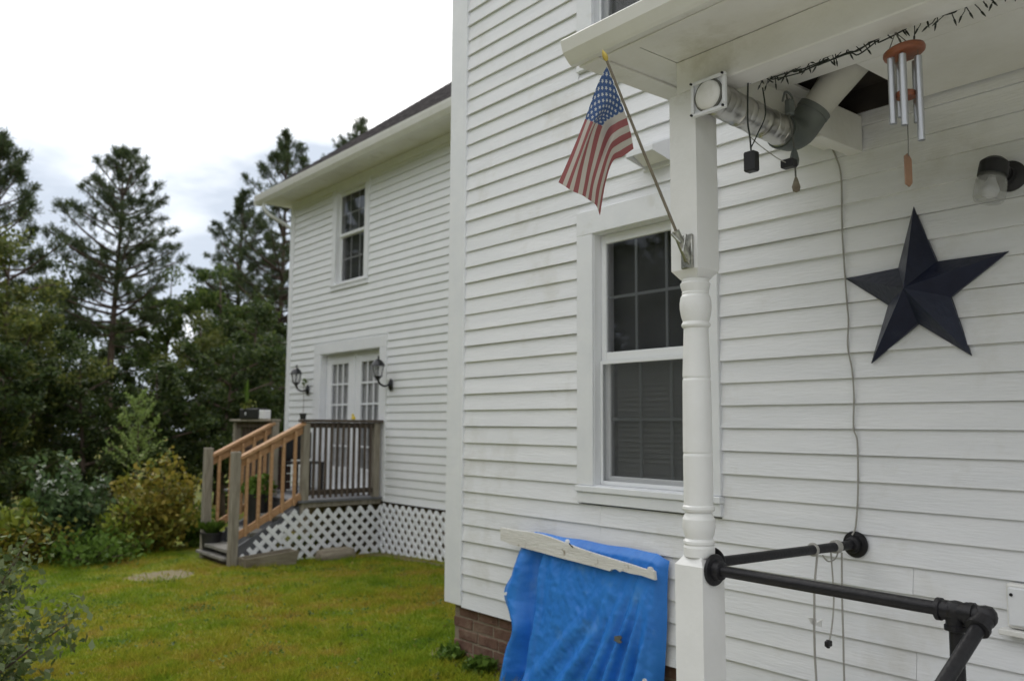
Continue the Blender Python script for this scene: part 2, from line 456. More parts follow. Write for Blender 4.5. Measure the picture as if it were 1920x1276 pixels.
# ------------------------------------------------------------------ mesh helpers
ORIGIN = {}
class MB:
    def __init__(s):
        s.v, s.f = [], []
    def add(s, vs, fs):
        k = len(s.v)
        s.v += [tuple(p) for p in vs]
        s.f += [tuple(i + k for i in f) for f in fs]
        return s
    def box(s, a, b, bev=0.0, jig=0.0):
        (x0, y0, z0), (x1, y1, z1) = [tuple(map(min, a, b)), tuple(map(max, a, b))]
        if bev <= 0:
            vs = [(x, y, z) for z in (z0, z1) for y in (y0, y1) for x in (x0, x1)]
            return s.add(vs, [(0, 2, 3, 1), (4, 5, 7, 6), (0, 1, 5, 4), (2, 6, 7, 3), (0, 4, 6, 2), (1, 3, 7, 5)])
        bm = bmesh.new()
        bmesh.ops.create_cube(bm, size=1)
        for q in bm.verts:
            q.co = ((x0 + x1) / 2 + q.co.x * (x1 - x0), (y0 + y1) / 2 + q.co.y * (y1 - y0), (z0 + z1) / 2 + q.co.z * (z1 - z0))
        bmesh.ops.bevel(bm, geom=list(bm.edges), offset=bev, segments=1, affect='EDGES')
        return s.bm(bm)
    def bm(s, bm, mtx=None):
        bm.verts.index_update()
        vs = [(mtx @ q.co if mtx else q.co) for q in bm.verts]
        fs = [[q.index for q in f.verts] for f in bm.faces]
        bm.free()
        return s.add(vs, fs)
    def beam(s, p, q, w, h, upv=(0, 0, 1), bev=0.0):
        """box from p to q, w across, h along upv"""
        p, q = Vector(p), Vector(q)
        d = (q - p)
        L = d.length
        d.normalize()
        sx = d.cross(Vector(upv)).normalized()
        uz = sx.cross(d)
        t = MB().box((-w / 2, 0, -h / 2), (w / 2, L, h / 2), bev)
        mtx = Matrix(((sx.x, d.x, uz.x, p.x), (sx.y, d.y, uz.y, p.y), (sx.z, d.z, uz.z, p.z), (0, 0, 0, 1)))
        return s.add([mtx @ Vector(c) for c in t.v], t.f)
    def tube(s, pts, rad, seg=10, caps=True):
        pts = [Vector(p) for p in pts]
        n = len(pts)
        if not hasattr(rad, '__len__'):
            rad = [rad] * n
        k = len(s.v)
        ref = Vector((0.31, 0.17, 0.93))
        prev = None
        for i in range(n):
            d = (pts[min(i + 1, n - 1)] - pts[max(i - 1, 0)]).normalized()
            if prev is None:
                if abs(d.dot(ref)) > 0.95:
                    ref = Vector((1, 0, 0))
                a = d.cross(ref).normalized()
            else:
                a = (prev - d * prev.dot(d)).normalized()
            prev = a
            b = d.cross(a)
            for j in range(seg):
                t = 2 * math.pi * j / seg
                s.v.append(tuple(pts[i] + (a * math.cos(t) + b * math.sin(t)) * rad[i]))
        for i in range(n - 1):
            for j in range(seg):
                j2 = (j + 1) % seg
                s.f.append((k + i * seg + j, k + i * seg + j2, k + (i + 1) * seg + j2, k + (i + 1) * seg + j))
        if caps:
            s.f.append(tuple(k + j for j in range(seg))[::-1])
            s.f.append(tuple(k + (n - 1) * seg + j for j in range(seg)))
        return s
    def lathe(s, prof, c=(0, 0, 0), axis=(0, 0, 1), seg=24):
        """prof: (radius, height) along axis from c"""
        ax = Vector(axis).normalized()
        a = ax.cross(Vector((0.3, 0.9, 0.2)) if abs(ax.y) < 0.9 else Vector((1, 0, 0))).normalized()
        b = ax.cross(a)
        c = Vector(c)
        k = len(s.v)
        for r_, h in prof:
            for j in range(seg):
                t = 2 * math.pi * j / seg
                s.v.append(tuple(c + ax * h + (a * math.cos(t) + b * math.sin(t)) * max(r_, 1e-4)))
        m = len(prof)
        for i in range(m - 1):
            for j in range(seg):
                j2 = (j + 1) % seg
                s.f.append((k + i * seg + j, k + i * seg + j2, k + (i + 1) * seg + j2, k + (i + 1) * seg + j))
        s.f.append(tuple(k + j for j in range(seg))[::-1])
        s.f.append(tuple(k + (m - 1) * seg + j for j in range(seg)))
        return s
    def extrude(s, poly, vec):
        """closed polygon of 3-d points swept along vec"""
        n = len(poly)
        poly = [Vector(p) for p in poly]
        vec = Vector(vec)
        vs = poly + [p + vec for p in poly]
        fs = [tuple(range(n))[::-1], tuple(range(n, 2 * n))]
        fs += [(i, (i + 1) % n, n + (i + 1) % n, n + i) for i in range(n)]
        return s.add(vs, fs)

def bez(pts, n=8):
    """Catmull-Rom through pts"""
    P = [Vector(p) for p in pts]
    P = [P[0]] + P + [P[-1]]
    o_ = []
    for i in range(1, len(P) - 2):
        for j in range(n):
            t = j / n
            a, b, c, d = P[i - 1], P[i], P[i + 1], P[i + 2]
            o_.append(0.5 * ((2 * b) + (-a + c) * t + (2 * a - 5 * b + 4 * c - d) * t * t + (-a + 3 * b - 3 * c + d) * t ** 3))
    o_.append(P[-2])
    return o_
bez_ = bez

def link_mesh(name, verts, faces, mat, parent=None, smooth=None, fixn=True):
    off = Vector(ORIGIN[parent.name]) if parent is not None else Vector((0, 0, 0))
    me = bpy.data.meshes.new(name)
    me.from_pydata([tuple(Vector(p) - off) for p in verts], [], faces)
    if fixn:
        bm = bmesh.new(); bm.from_mesh(me)
        bmesh.ops.recalc_face_normals(bm, faces=list(bm.faces))
        bm.to_mesh(me); bm.free()
    me.materials.append(mat)
    if smooth:
        me.polygons.foreach_set('use_smooth', [True] * len(me.polygons))
        me.set_sharp_from_angle(angle=R(smooth))
    me.update()
    o = bpy.data.objects.new(name, me)
    COL.objects.link(o)
    if parent is not None:
        o.parent = parent
        ORIGIN[o.name] = tuple(off)
    else:
        ORIGIN[o.name] = (0, 0, 0)
    return o

def part(name, mb, mat, parent, smooth=None, label=None):
    o = link_mesh(name, mb.v, mb.f, mat, parent, smooth)
    if label: o['label'] = label
    return o

def thing(name, label, cat, loc=(0, 0, 0), group=None, rz=0):
    o = bpy.data.objects.new(name, None)
    COL.objects.link(o)
    o.location = loc
    o.rotation_euler.z = rz
    o.empty_display_size = 0.1
    ORIGIN[o.name] = tuple(loc)
    o['label'] = label; o['category'] = cat
    if group: o['group'] = group
    return o

def solo(name, mb, mat, label, cat, loc=None, smooth=None, group=None):
    """a thing that is one mesh, its origin at loc"""
    off = Vector(loc) if loc is not None else Vector((0, 0, 0))
    o = link_mesh(name, [tuple(Vector(p) - off) for p in mb.v], mb.f, mat, None, smooth)
    o.location = off
    o['label'] = label; o['category'] = cat
    if group: o['group'] = group
    ORIGIN[o.name] = tuple(off)
    return o

def quads_mesh(name, P, mat, mats=None):
    """numpy array (n, k, 3) of separate k-gons -> mesh"""
    n, k = P.shape[0], P.shape[1]
    me = bpy.data.meshes.new(name)
    me.vertices.add(n * k)
    me.vertices.foreach_set('co', P.astype(np.float32).reshape(-1))
    me.loops.add(n * k)
    me.loops.foreach_set('vertex_index', np.arange(n * k, dtype=np.int32))
    me.polygons.add(n)
    me.polygons.foreach_set('loop_start', np.arange(0, n * k, k, dtype=np.int32))
    me.polygons.foreach_set('loop_total', np.full(n, k, dtype=np.int32))
    me.materials.append(mat)
    me.update(calc_edges=True)
    me.validate()
    return me

def put(name, me, parent=None, loc=(0, 0, 0)):
    o = bpy.data.objects.new(name, me)
    COL.objects.link(o)
    o.location = loc
    if parent is not None: o.parent = parent
    return o

def leaves(cent, size, rg, aspect=0.6, up_bias=0.3, jitter=0.5):
    """one pointed leaf (a 4-gon) at every centre"""
    n = len(cent)
    d = rg.normal(size=(n, 3)); d /= np.linalg.norm(d, axis=1)[:, None]
    nrm = rg.normal(size=(n, 3)); nrm[:, 2] += up_bias * 2
    s = np.cross(nrm, d); s /= np.linalg.norm(s, axis=1)[:, None]
    L = size * (1 + jitter * (rg.random(n) - 0.5) * 2)
    L = L[:, None]
    a = cent - d * L * 0.5
    b = cent + s * L * aspect * 0.5 - d * L * .08
    c = cent + d * L * 0.5
    e = cent - s * L * aspect * 0.5 - d * L * .08
    return np.stack([a, b, c, e], axis=1)

def clump_points(rg, centers, radii, per, shell=0.55):
    out_ = []
    for c, r_ in zip(centers, radii):
        d = rg.normal(size=(per, 3)); d /= np.linalg.norm(d, axis=1)[:, None]
        q = (shell + (1 - shell) * rg.random(per)) ** 1.0
        out_.append(np.asarray(c) + d * (q * r_)[:, None] * np.array([1, 1, .75]))
    return np.concatenate(out_)

def gz(x, y):
    """height of the lawn relative to the eye"""
    base = -1.49 - 0.034 * max(0.0, min(y, 10.5) - 4.5)
    t = max(0.0, min(1.0, (3.3 - x) / 3.0))
    base -= 0.05 * t
    if y > 12.5: base -= min(0.9, (y - 12.5) * 0.05)
    return base + 0.012 * math.sin(x * 1.7 + 0.5) * math.sin(y * 1.3)

def polar(bearing, dist):
    return dist * math.sin(R(bearing)), dist * math.cos(R(bearing))

# ------------------------------------------------------------------ ground
xs = np.unique(np.concatenate([np.linspace(-90, 0, 16), np.linspace(0, 8, 33), np.linspace(8, 90, 16)]))
ys = np.unique(np.concatenate([np.linspace(-90, 1, 14), np.linspace(1, 15, 57), np.linspace(15, 140, 20)]))
gv = [(x, y, gz(x, y)) for y in ys for x in xs]
nx = len(xs)
gf = [(j * nx + i, j * nx + i + 1, (j + 1) * nx + i + 1, (j + 1) * nx + i) for j in range(len(ys) - 1) for i in range(nx - 1)]
o = link_mesh('ground', gv, gf, M['ground'], None, smooth=60)
o['kind'] = 'structure'

def lawn():
    rg = np.random.default_rng(3)
    n = 230000
    # denser near the camera
    d = 4.6 + (13.0 - 4.6) * rg.random(n) ** 1.35
    b = np.radians(4.0 + 40.0 * rg.random(n))
    x, y = d * np.sin(b), d * np.cos(b)
    keep = ~((x > 3.31) & (y < 4.74)) & (x < 6.1) & (y < 12.9) & ~((x > 3.85) & (y > 10.05) & (y < 12.4))
    keep &= ~((((x - 3.12) * 2.1) ** 2 + ((y - 9.95) * 1.6) ** 2 < 0.5) & (rg.random(n) > 0.16))
    x, y = x[keep], y[keep]
    n = len(x)
    z = np.array([gz(a, c) for a, c in zip(x, y)])
    h = 0.014 + 0.026 * rg.random(n) ** 1.5
    tuftn = np.sin(x * 5.3 + 2 * np.sin(y * 3.7)) * np.sin(y * 6.1 + 1.7 * np.sin(x * 4.3))
    h = h * np.where(tuftn > .6, 1.9, 1.0)
    bare = ((x > 3.2) & (y < 4.93) & (x < 4.2)) | ((x > 5.70) & (y < 10.06)) | ((y > 9.9) & (y < 10.08) & (x > 4.95))
    h = np.where(bare & (rg.random(n) > .3), .002, h)
    near_wall = (x > 3.0) & (y < 4.9)
    h = np.where(near_wall, h * 1.7, h)
    an = rg.random(n) * 6.283
    wv = 0.0045
    dx, dy = np.cos(an) * wv, np.sin(an) * wv
    lean = rg.normal(size=(n, 2)) * 0.75
    P = np.zeros((n, 3, 3))
    P[:, 0] = np.stack([x - dx, y - dy, z - .004], 1)
    P[:, 1] = np.stack([x + dx, y + dy, z - .004], 1)
    P[:, 2] = np.stack([x + lean[:, 0] * h, y + lean[:, 1] * h, z + h], 1)
    o = put('grass', quads_mesh('grass', P, M['blade']))
    o['kind'] = 'stuff'
lawn()

def soil_strip(pts, name='soil'):
    vs = [(x, y, gz(x, y) + .006) for x, y in pts]
    o = link_mesh(name, vs, [tuple(range(len(vs)))], M['soilstrip'], None)
    o['kind'] = 'structure'
M['soilstrip'] = surf('worn_soil', (.10, .085, .04), (.19, .15, .075), scale=9, rough=.95, bump=.6, bscale=40)
soil_strip([(3.36, 3.9), (3.36, 4.72), (4.2, 4.76), (4.2, 4.95), (3.7, 4.92), (3.36, 4.95), (3.24, 4.80), (3.22, 4.5), (3.14, 4.3), (3.12, 3.9)])
soil_strip([(6.05, 7.6), (6.05, 10.06), (5.4, 10.06), (5.0, 10.04), (4.95, 9.9), (5.5, 9.84), (5.74, 9.5), (5.66, 9.1), (5.76, 8.6), (5.66, 8.2), (5.78, 7.6)])

def clover():
    """low broad-leaved weeds and bits of dead leaf scattered through the lawn"""
    rg = np.random.default_rng(13)
    for name, m, k, per, sp, sz in (('clover', 'weed', 130, 30, .11, .024), ('dead_leaves', 'gold_leaf', 90, 3, .12, .035), ('dark_tufts', 'leafA', 34, 16, .05, .022)):
        d = 4.8 + 7.2 * rg.random(k); b = np.radians(5 + 36 * rg.random(k))
        x, y = d * np.sin(b), d * np.cos(b)
        ok = ~((x > 3.2) & (y < 4.8)) & (x < 5.8) & ~((x > 3.6) & (y > 9.6))
        x, y = x[ok], y[ok]
        x = np.repeat(x, per) + rg.normal(size=len(x) * per) * sp; y = np.repeat(y, per) + rg.normal(size=len(y) * per) * sp * .8
        ok = ~((x > 3.25) & (y < 4.76)); x, y = x[ok], y[ok]
        z = np.array([gz(a, c) for a, c in zip(x, y)]) + .008 + .025 * rg.random(len(x))
        o = put(name, quads_mesh(name, leaves(np.stack([x, y, z], 1), sz, rg, .7, 1.6), M[m]))
        o['kind'] = 'stuff'
clover()

# pale gravel added out of view to bounce neutral light onto porch and walls
dxs = np.linspace(-9, 2.15, 40); dys = np.linspace(-9, 3.1, 44)
dv_v = [(x + .12 * math.sin(y * 2.1), y + .15 * math.sin(x * 1.7), gz(x, y) + .012) for y in dys for x in dxs]
dv_f = [(j * 40 + i, j * 40 + i + 1, (j + 1) * 40 + i + 1, (j + 1) * 40 + i) for j in range(43) for i in range(39)]
o = link_mesh('bounce_gravel', dv_v, dv_f, surf('pale_bounce_gravel', (.34, .33, .31), (.54, .53, .50), scale=30, rough=.95, bump=.8, bscale=60), None, smooth=60)
o['kind'] = 'structure'

# ------------------------------------------------------------------ main house
XW = 3.32                         # wall plane; board butts stand 20 mm in front of it
house = thing('house', 'nearer white clapboard farmhouse wall on brick footing with blue tarp leaning on it', 'house', (XW, 4.7, -1.6))

def clapboard(parent, x, y0, y1, z, sp, lip=0.0225, mat='clap'):
    a, b, c, d = (random.uniform(-.0012, .0012) for _ in range(4))
    l1 = lip + random.uniform(-.0025, .0025)
    pr = [(x - l1, z), (x - lip * .38, z + sp - .001), (x, z + sp - .001), (x, z)]
    k = []
    for yy, dz in ((y0, a), (y1, b)):
        k += [(px, yy, pz + dz) for px, pz in pr]
    fs = [(0, 1, 2, 3), (7, 6, 5, 4), (0, 4, 5, 1), (1, 5, 6, 2), (2, 6, 7, 3), (3, 7, 4, 0)]
    return link_mesh('clapboard', k, fs, M[mat], parent)

SP, Z0 = 0.1043, -1.153
WIN = dict(y0=2.498, y1=3.462, z0=-0.415, z1=1.195)         # outside of the casings
WIN2 = dict(y0=2.498, y1=3.462, z0=2.02, z1=3.62)
YC0, YC1 = 4.545, 4.725                                     # corner board
def notch(parent, hole, z, sp, ya, yb, x, mat='clap'):
    clapboard(parent, x, hole['y1'] - .004, yb, z, sp, mat=mat)
    clapboard(parent, x, ya, hole['y0'] + .004, z, sp, mat=mat)
    if z < hole['z1'] < z + sp - .012:          # the part of the course left over the head casing
        clapboard(parent, x, hole['y0'] + .0055, hole['y1'] - .0055, hole['z1'] + .001, z + sp - hole['z1'] - .001, lip=.017, mat=mat)
    if z + .012 < hole['z0'] < z + sp:
        clapboard(parent, x, hole['y0'] + .0055, hole['y1'] - .0055, z, hole['z0'] - z - .001, mat=mat)
for k in range(55):
    z = Z0 + k * SP
    hole = next((w_ for w_ in (WIN, WIN2) if w_['z0'] < z + SP - .012 and z + .002 < w_['z1']), None)
    if hole:
        notch(house, hole, z, SP, -1.6, YC0, XW)
    else:
        cuts = [YC0] + sorted(random.sample((3.9, 3.3, 2.95, 2.35, 1.62, 1.38, .9, .3), 2), reverse=True) + [-1.6]
        for ya, yb in zip(cuts[1:], cuts[:-1]):
            clapboard(house, XW, ya + .0008, yb - .0008, z, SP)
part('corner_board', MB().box((XW - .030, YC0 - .002, -1.145), (XW + .1, YC1, 4.55), .004), M['trim'], house)
part('wall', MB().box((XW + .14, -1.6, -1.6), (10.4, 4.69, 4.6)), M['trim'], house)

def window(parent, w_, x, rows, bars, sash_z, mats=('trim', 'vinyl'), blind=None, bar='muntin', screen=True, casing=0.125, head=0.135, sillh=0.095):
    """double-hung window in the plane x: casing, jamb, sashes, panes, bars, a dark room behind"""
    y0, y1, z0, z1 = w_['y0'], w_['y1'], w_['z0'], w_['z1']
    xo = x - .034
    win = part('window', MB().box((xo, y0, z0 + sillh), (x + .01, y0 + casing, z1 - head), .003)
               .box((xo, y1 - casing, z0 + sillh), (x + .01, y1, z1 - head), .003)
               .box((xo - .001, y0, z1 - head), (x + .012, y1, z1), .003), M[mats[0]], parent)
    part('sill', MB().box((xo - .014, y0 - .004, z0 + .06), (x + .02, y1 + .004, z0 + sillh - .0015), .004)
         .box((xo - .002, y0, z0), (x + .02, y1, z0 + .0585), .003), M[mats[0]], win)
    a, b, c, d = y0 + casing, y1 - casing, z0 + sillh, z1 - head
    jm = MB()
    jm.box((x - .02, a - .02, c - .02), (x + .15, a + .004, d + .02)).box((x - .02, b - .004, c - .02), (x + .15, b + .02, d + .02))
    jm.box((x - .02, a + .0042, d - .004), (x + .15, b - .0042, d + .02)).box((x - .02, a + .0042, c - .02), (x + .15, b - .0042, c + .004))
    part('jamb', jm, M['vinyl'], win)
    fr = .042
    for (s0, s1, xs_) in ((sash_z - .02, d - .006, x + .03), (c + .006, sash_z + .02, x + .055)):
        s = MB()
        s.box((xs_, a + .006, s0), (xs_ + .03, a + fr, s1), .003).box((xs_, b - fr, s0), (xs_ + .03, b - .006, s1), .003)
        s.box((xs_ + .0005, a + fr, s1 - .05), (xs_ + .0295, b - fr, s1), .003).box((xs_ + .0005, a + fr, s0), (xs_ + .0295, b - fr, s0 + .045), .003)
        part('sash', s, M[mats[1]], win)
        part('pane', MB().box((xs_ + .012, a + fr - .004, s0 + .04), (xs_ + .016, b - fr + .004, s1 - .045)), M['glass'], win)
        g0, g1, h0, h1 = a + fr, b - fr, s0 + .045, s1 - .05
        for i in range(1, bars):
            yy = g0 + (g1 - g0) * i / bars
            part('muntin', MB().box((xs_ + .0165, yy - .008, h0), (xs_ + .024, yy + .008, h1)), M[bar], win)
        for i in range(1, rows):
            zz = h0 + (h1 - h0) * i / rows
            part('muntin', MB().box((xs_ + .0170, g0, zz - .008), (xs_ + .0235, g1, zz + .008)), M[bar], win)
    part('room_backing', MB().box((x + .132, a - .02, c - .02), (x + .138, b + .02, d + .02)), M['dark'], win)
    if screen:                          # insect screen over the lower sash
        e0, e1 = a + .006, b - .006
        part('screen_frame', MB().box((x + .018, e0, c + .006), (x + .029, e0 + .018, sash_z - .02), .002).box((x + .018, e1 - .018, c + .006), (x + .029, e1, sash_z - .02), .002)
             .box((x + .0185, e0 + .018, c + .006), (x + .0285, e1 - .018, c + .026), .002).box((x + .0185, e0 + .018, sash_z - .04), (x + .0285, e1 - .018, sash_z - .02), .002), M['vinyl'], win)
        part('screen', MB().box((x + .0225, e0 + .017, c + .025), (x + .0232, e1 - .017, sash_z - .039)), M['screen'], win)
    if blind:
        bl = MB()
        zz = blind[0]
        while zz < blind[1]:
            bl.extrude([(x + .098, a + .06, zz), (x + .106, a + .06, zz + .029), (x + .108, a + .06, zz + .029), (x + .100, a + .06, zz)], (0, b - a - .12, 0))
            zz += .027
        part('blind', bl, M['blind'], win)
    return win
window(house, WIN, XW, 2, 3, 0.375, blind=(-0.3, 0.33))
window(house, WIN2, XW, 2, 3, 2.83)

# brick footing: mortar core and single bricks standing 6 mm proud
fy0, fy1, fz0, fz1 = 0.6, 4.675, -1.72, -1.156
part('foundation', MB().box((XW + .022, -1.6, -1.75), (XW + .30, fy1 - .006, fz1)), M['mortar'], house)
bmesh_cache = []
for i in range(6):
    m_ = MB().box((-.05, -.098, -.030), (.05, .098, .030), .004)
    m_.v = [(a + random.uniform(-.002, .002), b + random.uniform(-.003, .003), c + random.uniform(-.002, .002)) for a, b, c in m_.v]
    me = bpy.data.meshes.new('brick'); me.from_pydata(m_.v, [], m_.f); me.materials.append(M['brick']); me.update()
    bmesh_cache.append(me)
ho = Vector(ORIGIN[house.name])
row = 0
z = fz1 - .036
while z > fz0:
    y = fy1 - .1 + (0.0 if row % 2 else -.055)
    while y > fy0:
        b_ = put('brick', random.choice(bmesh_cache), house)
        b_.location = Vector((XW + .066 + random.uniform(-.002, .003), y, z)) - ho
        y -= .208
    z -= .071
    row += 1

# eaves and roof of the nearer house (above the picture)
part('soffit', MB().box((XW - .42, -2.0, 4.6), (XW + .14, 5.1, 4.625)), M['trim'], house)
part('gutter', MB().box((XW - .55, -2.0, 4.6), (XW - .425, 5.12, 4.72), .01), M['alu'], house)
def roof_slab(parent, x0, z0, x1, z1, y0, y1, courses, th=.03):
    """sloping roof built in overlapping courses"""
    mb = MB()
    for i in range(courses):
        t0, t1 = i / courses, (i + 1) / courses
        xa, xb = x0 + (x1 - x0) * t0, x0 + (x1 - x0) * t1
        za, zb = z0 + (z1 - z0) * t0, z0 + (z1 - z0) * t1
        mb.extrude([(xa, y0, za - th), (xa, y0, za + .012), (xb, y0, zb), (xb, y0, zb - th)], (0, y1 - y0, 0))
    return part('roof', mb, M['shingle'], parent)
roof_slab(house, XW - .45, 4.66, 6.9, 7.4, -2.0, 5.1, 22)
roof_slab(house, 10.9, 4.66, 6.9, 7.4, -2.0, 5.1, 22)
part('gable', MB().extrude([(XW + .14, 4.64, 4.6), (10.4, 4.64, 4.6), (6.9, 4.64, 7.2)], (0, .05, 0)), M['trim'], house)

# gable-vent style dryer hood on the wall behind the flag
vh = thing('vent_hood', 'small white sloping vent hood on clapboards above the large window behind flagpole', 'vent', (XW - .02, 2.9, 1.33))
hx = XW - .02
part('hood', MB().extrude([(hx, 2.955, 1.462), (hx, 2.955, 1.452), (hx - .135, 2.955, 1.392), (hx - .135, 2.955, 1.372), (hx - .142, 2.955, 1.372), (hx - .142, 2.955, 1.398)], (0, -.175, 0))
     .extrude([(hx, 2.956, 1.463), (hx - .142, 2.956, 1.399), (hx - .142, 2.956, 1.370), (hx, 2.956, 1.340)], (0, .004, 0)).extrude([(hx, 2.779, 1.463), (hx - .142, 2.779, 1.399), (hx - .142, 2.779, 1.370), (hx, 2.779, 1.340)], (0, -.004, 0)), M['whiteplastic'], vh)
part('back_plate', MB().box((hx - .004, 2.765, 1.325), (hx + .012, 2.97, 1.475), .003), M['whiteplastic'], vh)
part('flap', MB().beam((hx - .06, 2.953, 1.375), (hx - .06, 2.782, 1.375), .11, .004, (.45, 0, .9)), M['porch'], vh)

# ------------------------------------------------------------------ wing
XG = 6.02
wing = thing('house_wing', 'two storey white wing with french doors and upper window behind the wooden deck', 'house wing', (XG, 13.2, -1.7))
GS, G0 = 0.1078, -1.019
GW = dict(y0=10.61, y1=11.72, z0=2.0, z1=3.60)
GD = dict(y0=10.04, y1=12.20, z0=-0.98, z1=1.22)
YE = 13.22
for k in range(44):
    z = G0 + k * GS
    hole = next((w_ for w_ in (GW, GD) if w_['z0'] < z + GS - .012 and z + .002 < w_['z1']), None)
    if z > 3.62: break
    spz = min(GS, 3.66 - z)
    if hole:
        notch(wing, hole, z, spz, 4.75, YE - .14, XG, 'vinyl')
    else:
        clapboard(wing, XG, 4.75, YE - .14, z, spz, mat='vinyl')
part('corner_board', MB().box((XG - .03, YE - .142, -1.05), (XG + .1, YE, 3.66), .004), M['trim'], wing)
part('wall', MB().box((XG + .15, 4.7, -1.05), (12.5, YE - .03, 3.7)), M['trim'], wing)
part('foundation', MB().box((XG + .10, 4.7, -2.4), (12.5, YE - .03, -1.051)), M['mortar'], wing)
window(wing, GW, XG, 2, 3, 2.84, blind=None, casing=.12, head=.10, bar='barwhite', screen=False)

# french doors
dw = part('french_door', MB().box((XG - .034, GD['y0'], -1.0), (XG + .01, GD['y0'] + .185, 1.06), .003)
          .box((XG - .034, GD['y1'] - .21, -1.0), (XG + .01, GD['y1'], 1.06), .003)
          .box((XG - .036, GD['y0'], 1.06), (XG + .012, GD['y1'], 1.225), .003), M['trim'], wing)
part('jamb', MB().box((XG - .02, 10.2, -1.0), (XG + .16, 10.232, 1.08)).box((XG - .02, 11.982, -1.0), (XG + .16, 12.02, 1.08))
     .box((XG - .02, 10.2325, 1.05), (XG + .16, 11.9815, 1.09)).box((XG - .05, 10.2325, -.97), (XG + .16, 11.9815, -.93)), M['trim'], dw)
DX = XG + .075
part('mullion', MB().box((DX - .012, 11.075, -.925), (DX + .035, 11.137, 1.048), .003), M['vinyl'], dw)
for (a, b) in ((10.24, 11.072), (11.14, 11.974)):
    g0, g1, h0, h1 = a + .155, b - .155, -.62, .90
    part('door_leaf', MB().box((DX, a, -.925), (DX + .04, g0, 1.045), .003).box((DX, g1, -.925), (DX + .04, b, 1.045), .003)
         .box((DX + .0005, g0, h1), (DX + .0395, g1, 1.045), .002).box((DX + .0005, g0, -.925), (DX + .0395, g1, h0), .002), M['vinyl'], dw)
    part('pane', MB().box((DX + .018, g0 - .005, h0 - .005), (DX + .022, g1 + .005, h1 + .005)), M['doorglass'], dw)
    for i in range(1, 3):
        yy = g0 + (g1 - g0) * i / 3
        part('muntin', MB().box((DX + .006, yy - .013, h0), (DX + .0175, yy + .013, h1), .003), M['vinyl'], dw)
    for i in range(1, 5):
        zz = h0 + (h1 - h0) * i / 5
        part('muntin', MB().box((DX + .007, g0, zz - .013), (DX + .0170, g1, zz + .013), .003), M['vinyl'], dw)
    cu = MB()
    for i in range(12):
        yy = g0 - .02 + (g1 - g0 + .04) * i / 12
        cu.box((DX + .045 + .006 * (i % 2), yy, h0 - .03), (DX + .05 + .006 * (i % 2), yy + (g1 - g0 + .04) / 12, h1 + .03))
    part('curtain', cu, M['curtain'], dw)
    hy = 11.0 if a < 11 else 11.2
    part('handle', MB().tube([(DX - .005, hy, .02), (DX - .05, hy, .02), (DX - .05, hy + (.1 if a > 11 else -.1), .02)], .01, 8), M['bracket'], dw, 40)

# eave, gutter, roof of the wing
part('soffit', MB().box((5.62, 4.8, 3.655), (XG + .15, 13.5, 3.675)), M['porch'], wing)
part('frieze_board', MB().box((XG - .04, 4.8, 3.545), (XG, YE - .143, 3.653), .003), M['trim'], wing)
part('gutter', MB().extrude([(5.49, 4.8, 3.745), (5.505, 4.8, 3.68), (5.545, 4.8, 3.625), (5.615, 4.8, 3.625), (5.615, 4.8, 3.745), (5.605, 4.8, 3.745), (5.605, 4.8, 3.635), (5.55, 4.8, 3.635), (5.515, 4.8, 3.69), (5.503, 4.8, 3.775), (5.486, 4.8, 3.775)], (0, 8.78, 0))
     .box((5.492, 13.58, 3.627), (5.614, 13.586, 3.745)), M['alu'], wing)
part('downspout', MB().tube([(5.58, 13.38, 3.63), (5.58, 13.38, 3.55), (5.66, 13.36, 3.46), (5.95, 13.28, 3.30), (6.06, 13.265, 3.24), (6.09, 13.262, 3.1), (6.09, 13.262, -1.45), (6.0, 13.28, -1.6)], .030, 10), M['trim'], wing, 50)
roof_slab(wing, 5.53, 3.785, 10.2, 3.785 + 4.67 * .770, 4.8, 13.5, 34)
roof_slab(wing, 14.87, 3.785, 10.2, 3.785 + 4.67 * .770, 4.8, 13.5, 34)
part('gable', MB().extrude([(XG + .02, YE - .06, 3.66), (12.5, YE - .06, 3.66), (12.5, YE - .06, 5.4), (10.2, YE - .06, 7.2)], (0, .05, 0)), M['vinyl'], wing)
part('rake_board', MB().beam((5.62, 13.47, 3.70), (10.2, 13.47, 3.70 + 4.58 * .770), .03, .14), M['trim'], wing)

# ------------------------------------------------------------------ lattice
def lattice(root, name, o, u, wd, hgt, pitch=.154, sw=.050, th=.009, hide=None, norm=(0, -1, 0)):
    """diagonal slats in two layers, each slat a piece; o lower left corner, u along, z up"""
    o, u, nm = Vector(o), Vector(u), Vector(norm)
    zv = Vector((0, 0, 1))
    for layer, sgn in ((0, 1), (1, -1)):
        k = -int(hgt / pitch) - 2
        while k * pitch < wd + hgt:
            s0 = k * pitch + random.uniform(-.004, .004)
            # line: a(t) = s0 + sgn*t ... clipped to the rectangle
            if sgn > 0:
                t0, t1 = max(0, -s0), min(hgt, wd - s0)
                f = lambda t: (s0 + t, t)
            else:
                t0, t1 = max(0, s0 - wd), min(hgt, s0)
                f = lambda t: (s0 - t, t)
            k += 1
            if hide:                                     # keep the longest run that is not broken away
                best, run, tt = (0, 0), None, t0
                while tt <= t1 + .011:
                    if tt <= t1 and not hide(*f(tt)):
                        run = tt if run is None else run
                    elif run is not None:
                        if tt - .01 - run > best[1] - best[0]: best = (run, tt - .01)
                        run = None
                    tt += .01
                t0, t1 = best
            t0 += random.uniform(-.008, .008)
            if t1 - t0 < .05: continue
            pa, pb = f(t0), f(t1)
            A = o + u * pa[0] + zv * pa[1] + nm * (th * (1.02 * layer))
            B = o + u * pb[0] + zv * pb[1] + nm * (th * (1.02 * layer))
            part('lattice_slat', MB().beam(A, B, sw, th, nm), M['trim'], root)

